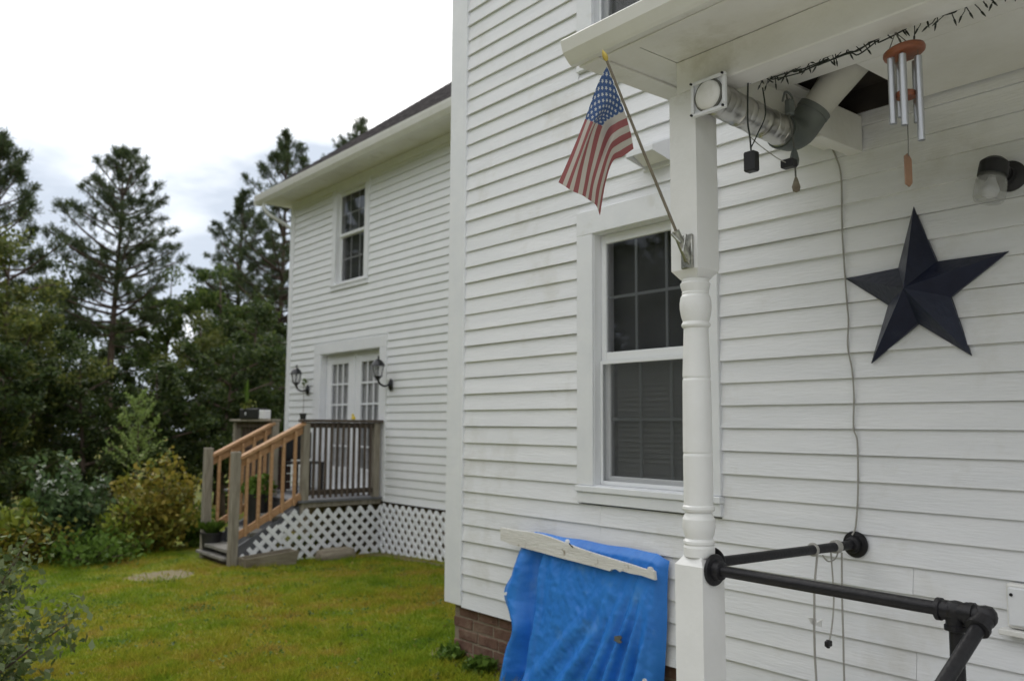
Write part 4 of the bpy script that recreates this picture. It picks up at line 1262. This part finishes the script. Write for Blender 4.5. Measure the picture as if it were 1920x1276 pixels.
# ------------------------------------------------------------------ tarp, plank
from mathutils import noise as mnoise
def tarp():
    nu, nv = 150, 130
    V = []
    def ridge(p, lac=2.1, oc=3):
        a, h, sc = 1.0, 0.0, 1.0
        for _ in range(oc):
            h += a * (1 - abs(mnoise.noise(Vector(p) * sc)) * 2.2)
            a *= .5; sc *= lac
        return h - 1.0
    def crease(d, wd):                       # sharp crest falling off both sides
        q = min(1.0, abs(d) / wd)
        return (1 - q) ** 1.2 * (1 + q)
    for j in range(nv + 1):
        t = j / nv
        for i in range(nu + 1):
            s = i / nu
            ztop = -.607 - .014 * s - .030 * max(0, s - .93) / .07
            ztop += .0025 * math.sin(s * 19)
            z = ztop + (-1.60 - ztop) * t
            yl = 3.80 + .10 * math.sin(min(t / .20, 1) * 1.57) + .16 * max(0, t - .5)
            yr = 2.805 + .045 * t + .003 * math.sin(t * 13)
            y = yl + (yr - yl) * s
            y += max(0, 1 - s / .16) ** 1.5 * (.085 * math.exp(-((t - .36) / .10) ** 2) - .05 * math.exp(-((t - .55) / .07) ** 2))
            lean = .050 + .11 * t
            f = 0.0
            # long folds hanging from the top left corner and the plank
            f += .055 * crease(s - (.050 + .03 * t), .06) * min(1, t * 5)
            f -= .050 * crease(s - (.150 - .02 * t), .055) * min(1, t * 6)
            f += .018 * crease(s - (.205 - .01 * t), .035) * min(1, t * 4)
            f += .016 * crease(s - (.27 + .14 * t), .05) * math.exp(-((t - .2) / .16) ** 2)
            f += .012 * crease(s - (.34 + .20 * t), .06) * math.exp(-((t - .25) / .2) ** 2)
            # folds fanning down from the top right corner
            for k, (s0_, sl_, a_, w_) in enumerate(((.945, .05, .030, .030), (.930, .14, .040, .028), (.905, .25, .042, .032), (.88, .37, .034, .040), (.84, .52, .024, .05), (.78, .66, .016, .06))):
                ss = s0_ - sl_ * (t + .03 * math.sin(t * 8 + k * 1.7))
                f += a_ * crease(s - ss, w_ * (.55 + .8 * t)) * min(1, max(0, t - .06) * 2.0)
                f -= a_ * .6 * crease(s - ss - w_ * (1.2 + .7 * t), w_ * (.5 + .6 * t)) * min(1, max(0, t - .08) * 2.0)
            f += .02 * crease(t - (.90 - .12 * s), .06) * crease(s - .42, .35)
            # crumple
            f += .007 * ridge((s * 4.0 + .8 * t, t * 1.3 - s * .8, 3.1)) * (.3 + t)
            f += .0058 * ridge((s * 9 - t * 3, t * 5 + s * 2, 7.7), oc=4) * (.6 + .6 * t)
            f += .0026 * ridge((s * 22, t * 19, 1.7), oc=2)
            edge = min(1, s / .02) * min(1, t / .03)
            x = XW - .03 - lean * min(1, t / .05 + .3) - f * edge
            if s > .965:
                q = (s - .965) / .035
                x += (XW - .035 - x) * (q ** 1.4) * .85
            V.append((x, y, z))
    F = [(j * (nu + 1) + i, j * (nu + 1) + i + 1, (j + 1) * (nu + 1) + i + 1, (j + 1) * (nu + 1) + i) for j in range(nv) for i in range(nu)]
    o = link_mesh('tarp', [tuple(Vector(v) - Vector((3.2, 3.3, -1.5))) for v in V], F, M['tarp'], None, smooth=70)
    o.location = (3.2, 3.3, -1.5)
    o['label'] = 'crumpled blue plastic tarp draped over something leaning against the wall below window'
    o['category'] = 'tarp'
    ORIGIN[o.name] = (3.2, 3.3, -1.5)
    def hit(s, t):
        return Vector(V[int(t * nv) * (nu + 1) + int(s * nu)])
    for s_, t_, r_, m_, nm in ((.80, .44, .024, 'cord', 'tear'), (.955, .60, .010, 'whiteplastic', 'grommet'), (.045, .36, .009, 'whiteplastic', 'grommet')):
        p = hit(s_, t_)
        rg = random.Random(int(s_ * 100))
        ring = [(p.x - .007 - .004 * math.cos(a), p.y + r_ * math.cos(a) * (rg.uniform(.5, 1.2) if nm == 'tear' else 1), p.z + r_ * math.sin(a) * (rg.uniform(.4, 1.1) if nm == 'tear' else 1)) for a in [k * 6.283 / 12 for k in range(12)]]
        part(nm, MB().extrude(ring, (.006, 0, 0)), M[m_], o)
    return o
tarp()
pk = thing('plank', 'long tapering plank with peeling white paint lying across the top of blue tarp', 'plank', (3.18, 3.4, -.65))
top = [(4.005, -.597), (3.90, -.599), (3.76, -.598), (3.66, -.599), (3.58, -.607), (3.45, -.627), (3.30, -.648), (3.10, -.668), (2.98, -.678), (2.90, -.688), (2.862, -.690), (2.858, -.676), (2.842, -.678), (2.835, -.688), (2.82, -.694)]
bot = [(2.815, -.732), (2.90, -.722), (2.98, -.722), (3.03, -.716), (3.045, -.724), (3.07, -.714), (3.10, -.718), (3.115, -.730), (3.16, -.726), (3.22, -.722), (3.30, -.718), (3.50, -.708), (3.62, -.700), (3.80, -.690), (3.90, -.684), (4.005, -.668)]
part('board', MB().extrude([(XW - .135, y, z) for y, z in top + bot], (.018, 0, 0)), M['plank'], pk)
part('nail', MB().tube([(XW - .165, 3.395, -.612), (XW - .13, 3.385, -.645)], .0032, 7), M['iron'], pk)
part('washer', MB().lathe([(.0125, 0), (.0125, .004), (.006, .006)], (XW - .165, 3.395, -.61), (-.72, -.66, .3), 14), M['whiteplastic'], pk)

# ------------------------------------------------------------------ wing lanterns
def lantern(y, z, label):
    t = thing('wall_lantern', label, 'wall lantern', (XG - .02, y, z), group='black coach lanterns by the french doors')
    xb = XG - .036
    bp = MB().lathe([(.0, 0), (.055, 0), (.058, .01), (.04, .022), (.02, .04)], (0, 0, 0), (-1, 0, 0), 20)
    bp.v = [(xb + a, y + b * .8, z + c * 1.5) for a, b, c in bp.v]
    part('back_plate', bp, M['lantern'], t, 40)
    xl = xb - .20
    part('arm', MB().tube(bez([(xb - .03, y, z), (xb - .10, y, z - .02), (xb - .17, y, z + .01), (xl, y, z + .06)]), .014, 10), M['lantern'], t, 60)
    part('cup', MB().lathe([(.006, 0), (.02, .005), (.035, .03), (.058, .045), (.06, .055)], (xl, y, z + .055), seg=16), M['lantern'], t, 40)
    part('glass', MB().lathe([(.054, 0), (.078, .13)], (xl, y, z + .112), seg=6), M['jar'], t)
    cg = MB()
    for k in range(6):
        a = k * math.pi / 3
        cg.tube([(xl + .056 * math.cos(a), y + .056 * math.sin(a), z + .11), (xl + .080 * math.cos(a), y + .080 * math.sin(a), z + .245)], .006, 6)
    part('cage', cg, M['lantern'], t)
    part('candle', MB().lathe([(.014, 0), (.014, .06), (.01, .075), (.003, .09)], (xl, y, z + .11), seg=10), M['whiteplastic'], t, 60)
    part('roof', MB().lathe([(.095, 0), (.088, .015), (.06, .06), (.03, .085), (.014, .09), (.012, .11), (.018, .12), (.004, .14)], (xl, y, z + .245), seg=18), M['lantern'], t, 40)
lantern(9.90, .53, 'black coach lantern on the clapboards right of the french doors')
lantern(12.38, .53, 'black coach lantern on the clapboards left of the french doors')

# ------------------------------------------------------------------ deck clutter
def pot(name, label, c, r, h, cat='plant pot', mat='pot'):
    t = thing(name, label, cat, c)
    part('pot', MB().lathe([(r * .78, 0), (r * .95, h * .9), (r * 1.04, h * .9), (r * 1.04, h), (r * .92, h), (r * .9, h * .86)], c, seg=20), M[mat], t, 40)
    return t
def blades(parent, c, n, h, spread, m, wid=.012, seed=1, name='foliage'):
    rg = np.random.default_rng(seed)
    a = rg.random(n) * 6.283
    r0 = rg.random(n) ** .5 * spread * .5
    b = np.stack([np.cos(a) * r0, np.sin(a) * r0, np.zeros(n)], 1)
    tip = b + np.stack([np.cos(a) * spread * rg.random(n), np.sin(a) * spread * rg.random(n), h * (.5 + .5 * rg.random(n))], 1)
    sd_ = np.stack([-np.sin(a), np.cos(a), 0 * a], 1) * wid
    mid = (b + tip) / 2 + np.array([0, 0, .15 * h])
    P = np.stack([b - sd_ * .5, b + sd_ * .5, mid + sd_, tip, mid - sd_], 1) + (np.asarray(c) - np.asarray(ORIGIN[parent.name]))
    return put(name, quads_mesh(name, P, m), parent)
def bushy(parent, c, rad, n, size, m, seed=1, name='foliage', flat=.8):
    rg = np.random.default_rng(seed)
    d = rg.normal(size=(n, 3)); d /= np.linalg.norm(d, axis=1)[:, None]
    p = d * (rg.random(n)[:, None] ** .5) * rad * np.array([1, 1, flat]) + (np.asarray(c) - np.asarray(ORIGIN[parent.name]))
    return put(name, quads_mesh(name, leaves(p, size, rg), m), parent)
t = pot('plant_pot', 'wide black pot of grassy plant on the bottom step by the post', (4.04, 10.97, -1.588), .13, .22)
blades(t, (4.04, 10.97, -1.38), 260, .17, .14, M['weed'], seed=2)
t = pot('plant_pot', 'tall black pot of leafy green plant standing on the upper step between railings', (4.55, 10.75, -1.315), .14, .42)
bushy(t, (4.55, 10.75, -.82), .22, 260, .09, M['weed'], 3)
t = pot('plant_pot', 'little black pot on the deck corner post with thin bare stem', (4.86, 10.17, .063), .045, .075)
part('stem', MB().tube(bez([(4.86, 10.17, .12), (4.862, 10.17, .3), (4.858, 10.172, .52)]), .0035, 6), M['darkwood'], t)
bushy(t, (4.86, 10.17, .54), .05, 14, .04, M['leafA'], 4)
t = thing('planter_box', 'long black window box planter resting on the far deck railing', 'planter', (4.83, 11.72, .067))
part('box', MB().box((4.77, 11.40, .068), (4.93, 12.05, .215), .012), M['pot'], t)
part('sticker', MB().lathe([(.022, 0), (.022, .002)], (4.769, 11.82, .145), (-1, 0, 0), 14), M['whiteplastic'], t)
blades(t, (4.85, 11.98, .2), 12, .50, .05, M['weed'], .008, 6)
bushy(t, (4.85, 11.9, .27), .12, 60, .06, M['leafB'], 7, 'foliage')
solo('white_box', MB().box((4.785, 11.25, .067), (4.90, 11.385, .19), .008), M['whiteplastic'], 'small white carton beside the black planter box on the far railing', 'box', (4.84, 11.3, .067))
t = thing('ornament', 'tiny yellow ornament perched on the dark deck railing cap', 'ornament', (5.56, 10.13, .063))
part('body', MB().lathe([(.004, 0), (.026, .006), (.030, .025), (.018, .042), (.006, .048)], (5.56, 10.13, .063), seg=14), M['yellow'], t, 60)
part('head', MB().lathe([(.003, -.018), (.016, -.008), (.018, .002), (.01, .015), (.002, .02)], (5.55, 10.13, .122), seg=12), M['yellow'], t, 60)
t = thing('storage_box', 'dark red-brown slatted wooden box standing at far side of the deck', 'box', (5.1, 12.0, DZ))
for k in range(5):
    part('slat', MB().box((4.93, 11.75, DZ + .02 + k * .115), (5.45, 11.775, DZ + .125 + k * .115), .003).box((4.93, 12.27, DZ + .02 + k * .115), (5.45, 12.295, DZ + .125 + k * .115), .003)
         .box((4.905, 11.75, DZ + .02 + k * .115), (4.929, 12.295, DZ + .125 + k * .115), .003), M['brownbox'], t)
part('lid', MB().box((4.89, 11.73, DZ + .6), (5.47, 12.31, DZ + .635), .004), M['brownbox'], t)
t = thing('chair', 'dark plastic chair behind the deck railing beside the french doors', 'chair', (5.45, 11.3, DZ))
part('seat', MB().box((5.25, 11.15, DZ + .40), (5.68, 11.58, DZ + .43), .008), M['black'], t)
part('backrest', MB().box((5.26, 11.55, DZ + .45), (5.67, 11.585, DZ + .84), .012), M['black'], t)
for a, b in ((5.275, 11.175), (5.655, 11.175), (5.275, 11.555), (5.655, 11.555)):
    part('leg', MB().box((a - .016, b - .016, DZ), (a + .016, b + .016, DZ + .399), .004), M['black'], t)
t = thing('trough', 'weathered grey wooden trough on the grass beside the deck steps', 'trough', (4.32, 9.9, -1.68))
part('side', MB().extrude([(4.02, 9.78, -1.69), (4.60, 9.72, -1.71), (4.64, 9.70, -1.50), (4.0, 9.76, -1.56)], (0.002, .025, 0)), M['peeled'], t)
part('side', MB().extrude([(4.02, 9.96, -1.69), (4.60, 9.92, -1.71), (4.64, 9.92, -1.50), (4.0, 9.97, -1.56)], (0.002, .025, 0)), M['peeled'], t)
part('end', MB().extrude([(4.6, 9.745, -1.71), (4.6, 9.918, -1.71), (4.64, 9.918, -1.51), (4.64, 9.727, -1.51)], (-.022, 0, 0)), M['peeled'], t)
part('end', MB().extrude([(4.04, 9.806, -1.69), (4.04, 9.958, -1.69), (4.02, 9.968, -1.57), (4.02, 9.786, -1.57)], (.022, 0, 0)), M['peeled'], t)
part('soil', MB().box((4.07, 9.81, -1.68), (4.57, 9.915, -1.585)), M['soil'], t)
mb = MB().lathe([(.02, 0), (.10, .03), (.13, .12), (.125, .4), (.10, .5), (.02, .54)], (4.94, 9.88, -1.665), (1, -.04, .02), 18)
mb.v = [(a + .008 * math.sin(b * 90 + c * 60), b + .01 * math.sin(a * 40), c + .012 * math.sin(a * 25 + b * 60)) for a, b, c in mb.v]
solo('log', mb, M['peeled'], 'short brown log lying in front of the gap in the lattice', 'log', (5.2, 9.88, -1.7), 60)

# ------------------------------------------------------------------ trees
def pine_meshes(seed, H, rad, base, dens=1.0, lean=0.0):
    """trunk+limb mesh and needle mesh of a red pine; base = height where the crown starts"""
    rg = np.random.default_rng(seed)
    mb = MB()
    tr = [(lean * (t ** 2) * H + .05 * math.sin(t * 7 + seed), .05 * math.cos(t * 5 + seed), t * H) for t in np.linspace(0, 1, 12)]
    r0 = .011 * H + .03
    mb.tube(tr, [max(.012, r0 * (1 - .93 * t)) for t in np.linspace(0, 1, 12)], 8)
    tips = []; dirs = []
    z = base
    ga = 0
    def tuft(p, d, n):
        tips.append(p); dirs.append(d)
    while z < H - .1:
        t = (z - base) / (H - base)
        prof_ = rad * (math.sin(min(1, (t + .12) * 2.1) * 1.57)) * (1 - t ** 1.6) + .18
        nb = rg.integers(3, 6)
        for k in range(nb):
            ga += 2.399 + rg.normal() * .3
            L = prof_ * (.55 + .6 * rg.random())
            if rg.random() < .12: continue
            el = .05 + .75 * t + rg.normal() * .15
            d = np.array([math.cos(ga) * math.cos(el), math.sin(ga) * math.cos(el), math.sin(el)])
            bx = np.interp(z, [q[2] for q in tr], [q[0] for q in tr])
            p0 = np.array([bx, 0, z + rg.normal() * .05])
            pts = []
            for s in np.linspace(0, 1, 6):
                pts.append(p0 + d * L * s + np.array([0, 0, .22 * L * (s ** 2) - .10 * L * s]))
            mb.tube([tuple(q) for q in pts], [max(.006, .02 * L * (1 - .8 * s) + .006) for s in np.linspace(0, 1, 6)], 5, False)
            # side shoots carry the tufts
            ns = max(3, int(L * 9 * dens))
            for _ in range(ns):
                s = .38 + .62 * rg.random() ** .8
                i = min(4, int(s * 5)); f = s * 5 - i
                q = pts[i] * (1 - f) + pts[i + 1] * f
                sd_ = rg.normal(size=3); sd_[2] = abs(sd_[2]) * .5
                sd_ = sd_ / np.linalg.norm(sd_) * .42 * L * (1.15 - s) * rg.random() ** .5 * 1.2
                e = q + sd_
                dd = d * .6 + sd_ * 1.2 + np.array([0, 0, .55]); dd /= np.linalg.norm(dd)
                tuft(e, dd, 1)
            tuft(pts[5], d + np.array([0, 0, .5]), 1)
        z += .14 + .26 * rg.random() * (1 - .5 * t)
    for _ in range(5):
        tuft(np.array([tr[-1][0], 0, H - .25 * rg.random()]), np.array([0, 0, 1.]), 1)
    T = np.array(tips); D = np.array(dirs); D /= np.linalg.norm(D, axis=1)[:, None]
    k = 22
    T = np.repeat(T, k, 0); D = np.repeat(D, k, 0)
    n = len(T)
    nd = D * .75 + rg.normal(size=(n, 3)) * .62; nd /= np.linalg.norm(nd, axis=1)[:, None]
    st = T - D * (.10 * rg.random(n))[:, None] + rg.normal(size=(n, 3)) * .025
    L = (.10 + .085 * rg.random(n))[:, None]
    s = np.cross(nd, rg.normal(size=(n, 3))); s /= np.linalg.norm(s, axis=1)[:, None]
    P = np.stack([st - s * .006, st + s * .006, st + nd * L + s * .008, st + nd * L - s * .008], 1)
    me_t = bpy.data.meshes.new('trunk'); me_t.from_pydata(mb.v, [], mb.f); me_t.materials.append(M['bark'])
    me_t.polygons.foreach_set('use_smooth', [True] * len(me_t.polygons)); me_t.update()
    return me_t, quads_mesh('crown', P, M['pine'])

def broad_meshes(seed, H, rad, mat, nleaf=9000, size=.11, low=.12, limbs=16):
    rg = np.random.default_rng(seed)
    mb = MB()
    tr = [(.07 * math.sin(t * 5 + seed), .07 * math.cos(t * 4 + seed * 2), t * H * .92) for t in np.linspace(0, 1, 9)]
    r0 = .013 * H + .025
    mb.tube(tr, [max(.012, r0 * (1 - .92 * t)) for t in np.linspace(0, 1, 9)], 8)
    cents, rads = [], []
    for i in range(limbs):
        t = low + (.97 - low) * (i + rg.random()) / limbs
        a = i * 2.399 + rg.normal() * .35
        pr_o = math.sin(min(1.0, (t - low) / (1 - low) * 1.25 + .22) * math.pi * .78) ** .8
        L = rad * pr_o * (.6 + .5 * rg.random())
        z0 = t * H * .86
        p0 = np.array([np.interp(z0, [q[2] for q in tr], [q[0] for q in tr]), np.interp(z0, [q[2] for q in tr], [q[1] for q in tr]), z0])
        d = np.array([math.cos(a), math.sin(a), .35 + .5 * rg.random()])
        pts = [p0 + d * L * s + np.array([0, 0, -.12 * L * s * s]) for s in np.linspace(0, 1, 5)]
        mb.tube([tuple(q) for q in pts], [max(.006, .022 * L + .008) * (1 - .8 * s) + .004 for s in np.linspace(0, 1, 5)], 5, False)
        for s in (.35, .6, .8, 1.0):
            if s < .5 and L < .5 * rad: continue
            q = pts[int(s * 4)] + rg.normal(size=3) * .16 * rad * .5
            cents.append(q); rads.append(rad * (.12 + .14 * rg.random()))
    cents.append(np.array([tr[-1][0], tr[-1][1], H * .93])); rads.append(rad * .25)
    per = max(20, nleaf // len(cents))
    p = clump_points(rg, cents, rads, per, .35)
    P = leaves(p, size, rg, .62, .35, .45)
    me_t = bpy.data.meshes.new('trunk'); me_t.from_pydata(mb.v, [], mb.f); me_t.materials.append(M['bark'])
    me_t.polygons.foreach_set('use_smooth', [True] * len(me_t.polygons)); me_t.update()
    return me_t, quads_mesh('crown', P, mat)

def plant_tree(name, meshes, b, d, label, group, sc=1.0, rz=0, sz=None, z=None):
    x, y = polar(b, d)
    t = thing(name, label, 'tree', (x, y, gz(x, y) if z is None else z), group, rz)
    t.scale = (sc, sc, sz or sc)
    put('trunk', meshes[0], t); put('crown', meshes[1], t)
    return t
GP = 'tall pines behind the lawn'
def topz(ytop, b, d):          # height above the ground for a tree whose tip stands at a given elevation
    return (797 - ytop) / 1605 * d * math.cos(R(b - 39.18))
x, y = polar(14.1, 27)
pB = pine_meshes(21, topz(262, 14.1, 27) + 2.3, 2.35, 4.6, 1.1)
pC = pine_meshes(22, topz(240, 23.6, 29) + 2.4, 2.9, 3.0, 1.25, .004)
pA = pine_meshes(23, topz(245, 7.6, 22) + 2.2, 1.6, 3.6, 1.3)
pD = pine_meshes(24, topz(210, 28.8, 33) + 2.5, 2.5, 8.0, 1.2)
plant_tree('pine_tree', pA, 7.7, 22, 'dense pine cut off by the left edge of the picture', GP)
plant_tree('pine_tree', pB, 14.1, 27, 'tall open pine with bare reddish trunk standing alone against the sky', GP)
plant_tree('pine_tree', pC, 23.9, 29, 'tall broad pine rising close beside the wing roof corner', GP)
plant_tree('pine_tree', pC, 21.4, 31, 'shorter pine just left of the broad pine near the wing roof', GP, .88, 2.0)
plant_tree('pine_tree', pD, 28.8, 33, 'pine tip showing above the shingled wing roof', GP)
plant_tree('pine_tree', pD, 27.3, 35, 'lower pine branch tops just over the wing gutter line', GP, .90, 1.3)

GB = 'leafy trees along the woods'
bA = broad_meshes(31, 5.6, 1.55, M['leafA'], 13000, .085)
bB = broad_meshes(32, 6.2, 1.75, M['leafB'], 13000, .085)
bC = broad_meshes(33, 5.2, 1.6, M['leafC'], 13000, .085)
bD = broad_meshes(34, 4.0, 1.5, M['leafC'], 14000, .085, low=.05)
spec_ = [  # mesh, bearing, distance, tip row, label
    (bB, 8.6, 17, 405, 'olive leafy tree filling the left edge below the dense pine'),
    (bC, 11.4, 30, 470, 'dark leafy tree just left of the open pine trunk'),
    (bA, 17.2, 30, 482, 'rounded dark tree right of the open pine trunk'),
    (bA, 20.4, 26, 482, 'leafy tree between the rounded dark tree and the broad pine'),
    (bC, 22.6, 23, 540, 'dark tree below the broad pine next to wing corner'),
    (bB, 19.0, 24, 575, 'olive tree in the middle of the wood edge'),
    (bC, 14.6, 32, 610, 'low shaded tree behind the open pine trunk'),
    (bC, 10.2, 19, 560, 'shaded tree behind the flowering shrub'),
    (bD, 20.9, 18, 640, 'shaded understory tree left of the deck posts'),
    (bD, 16.8, 17.5, 680, 'shaded understory tree behind the yellow-brown shrub'),
    (bD, 12.6, 17, 660, 'shaded understory tree behind blue-green flowering shrub'),
    (bD, 8.6, 15.5, 640, 'dark low tree at left edge under olive tree'),
    (bD, 23.4, 19, 620, 'shaded understory tree just beyond the wing corner'),
    (bA, 25.6, 30, 560, 'leafy tree mostly hidden behind the wing corner'),
    (bC, 5.0, 19, 470, 'dark leafy tree at the left end of the wood edge'),
    (bB, 1.0, 18, 430, 'olive tree farthest left along the wood edge'),
]
for i, (ms_, b, d, yt, lab) in enumerate(spec_):
    H = {id(bA): 5.6, id(bB): 6.2, id(bC): 5.2, id(bD): 4.0}[id(ms_)]
    x, y = polar(b, d)
    hh = topz(yt, b, d) - gz(x, y)
    s = hh / H
    plant_tree('leafy_tree', ms_, b, d, lab, GB, min(1.35, .55 + .45 * s), i * 1.7, s)

def woods():
    """the wood behind, one mass of foliage round the lawn"""
    rg = np.random.default_rng(41)
    c, r_ = [], []
    for i in range(560):
        b = -150 + 185 * rg.random() if i < 420 else -100 + 98 * rg.random()
        d = 30 + 22 * rg.random() if b > 5 else 20 + 25 * rg.random()
        hmax = (6.0 if b > 5 else 12.0)
        x, y = polar(b, d)
        for k in range(3):
            zz = -2.2 + hmax * rg.random() ** 1.35
            c.append((x + rg.normal(), y + rg.normal(), zz)); r_.append(.9 + .9 * rg.random())
    p = clump_points(rg, c, r_, 75, .3)
    lf_ = leaves(p, .22, rg, .65, .35)
    side = np.degrees(np.arctan2(p[:, 0], p[:, 1])) < 2
    lf_[side] = p[side][:, None, :] + (lf_[side] - p[side][:, None, :]) * 2.4
    o = put('woodland', quads_mesh('woodland', lf_, M['leafC']))
    o['kind'] = 'stuff'
woods()

# ------------------------------------------------------------------ shrubs and plants
def shrub(name, b, d, H, rad, mat, label, seed, n=2600, size=.07, cat='shrub', low=.0, extra=None):
    x, y = polar(b, d)
    z = gz(x, y) - .02
    t = thing(name, label, cat, (x, y, z))
    rg = np.random.default_rng(seed)
    stems = MB()
    pts = []
    ns = 14
    for i in range(ns):
        a = i * 2.399
        r0 = rad * (.25 + .75 * rg.random())
        top_ = np.array([math.cos(a) * r0, math.sin(a) * r0, H * (.55 + .45 * rg.random()) * (1 - .35 * (r0 / rad) ** 2)])
        pa = [top_ * s * np.array([s ** .4 if s > 0 else 0, s ** .4 if s > 0 else 0, 1]) for s in np.linspace(0, 1, 5)]
        stems.tube([tuple(np.array([x, y, z]) + q) for q in pa], [.009, .008, .006, .005, .003], 5, False)
        m_ = n // ns
        s = low + (1 - low) * rg.random(m_) ** .8
        idx = np.minimum(3, (s * 4).astype(int)); f = (s * 4 - idx)[:, None]
        A = np.array(pa)
        q = A[idx] * (1 - f) + A[idx + 1] * f
        pts.append(q + rg.normal(size=(m_, 3)) * rad * .17 * (1.2 - .6 * s)[:, None])
    part('stems', stems, M['bark'], t)
    p = np.concatenate(pts)
    p = p[p[:, 2] > .01]
    put('foliage', quads_mesh('foliage', leaves(p, size, rg, .6, .5), mat), t)
    if extra:
        m2, k, s2, zlo = extra
        q = p[rg.permutation(len(p))]
        q = q[q[:, 2] > zlo * H][:k]
        put('blossom', quads_mesh('blossom', np.concatenate([leaves(q + rg.normal(size=q.shape) * .012, s2, rg, .9, .8) for _ in range(3)]), m2), t)
    return t
shrub('flowering_shrub', 11.6, 12.6, 1.45, .62, M['flowerleaf'], 'blue-green shrub with pale blossoms on upright stems at the lawn edge', 51, 2400, .085, extra=(M['petal'], 30, .07, .55))
shrub('flowering_shrub', 13.3, 12.9, 1.15, .45, M['flowerleaf'], 'smaller blue-green shrub close right of the pale blossoms', 58, 1300, .08, extra=(M['petal'], 8, .06, .6))
shrub('shrub', 17.0, 12.7, 1.42, .72, M['gold_leaf'], 'yellow-brown turning shrub beside the deck steps', 52, 3800, .075)
shrub('shrub', 14.9, 12.3, .85, .38, M['lime'], 'small yellow-green shrub between blossoms and the yellow-brown shrub', 53, 700, .075)
shrub('vine', 9.2, 12.4, 1.05, .55, M['lime'], 'lime-green vine with large leaves at the left lawn edge', 54, 700, .12, 'vine')
shrub('shrub', 9.9, 12.2, .65, .6, M['gold_leaf'], 'low brownish bush under the lime vine', 55, 1100, .07)
shrub('shrub', 19.0, 12.9, .75, .45, M['weed'], 'low green bush just behind the far step post', 56, 900, .08)
shrub('shrub', 13.6, 11.9, .38, .8, M['weed'], 'bright green low ground plants along the lawn edge', 57, 1500, .07)
shrub('bush', 6.3, 5.2, 1.2, .68, M['sage'], 'loose pale sage bush in the bottom left foreground', 61, 6500, .042, low=.05)

def sapling():
    b, d = 15.7, 14.2
    x, y = polar(b, d)
    z = gz(x, y)
    t = thing('sapling', 'pale green feathery conifer sapling above the yellow-brown shrub', 'sapling', (x, y, z))
    H = 2.15
    rg = np.random.default_rng(71)
    mb = MB().tube([(x, y, z), (x + .02, y, z + H * .6), (x, y, z + H)], [.02, .013, .005], 6)
    P = []
    for i in range(24):
        s = .45 + .55 * i / 24
        a = i * 2.399
        L = .62 * (1.08 - s) + .12
        d_ = np.array([math.cos(a), math.sin(a), .75])
        p0 = np.array([0, 0, H * s])
        e = p0 + d_ * L
        mb.tube([tuple(p0 + np.array([x, y, z])), tuple((p0 + e) / 2 + np.array([x, y, z - .03])), tuple(e + np.array([x, y, z]))], [.006, .004, .002], 4, False)
        m_ = 52
        f = rg.random(m_)[:, None]
        P.append(p0 + (e - p0) * f + rg.normal(size=(m_, 3)) * .022)
    part('stem', mb, M['bark'], t)
    put('foliage', quads_mesh('foliage', leaves(np.concatenate(P), .07, rg, .3, .3), M['fern']), t)
sapling()

# weeds at the foot of the brickwork
for i, (x, y, r_, lab) in enumerate(((3.22, 4.24, .10, 'leafy weed clump at brick footing just left of the tarp'), (3.27, 4.60, .09, 'weed tuft at the brick footing corner'))):
    t = thing('weed', lab, 'weed', (x, y, gz(x, y)))
    bushy(t, (x, y, gz(x, y) + .05), r_, 170, .05, M['weed'], 80 + i, flat=.55)
    blades(t, (x, y, gz(x, y)), 60, r_ * .9, r_ * 1.1, M['weed'], .008, 90 + i, 'stalks')

# ------------------------------------------------------------------ lift everything from eye level to the ground datum
bpy.context.view_layer.update()
for o in list(COL.objects):
    if o.parent is None and o.type in ('MESH', 'EMPTY'):
        o.location.z += EYE
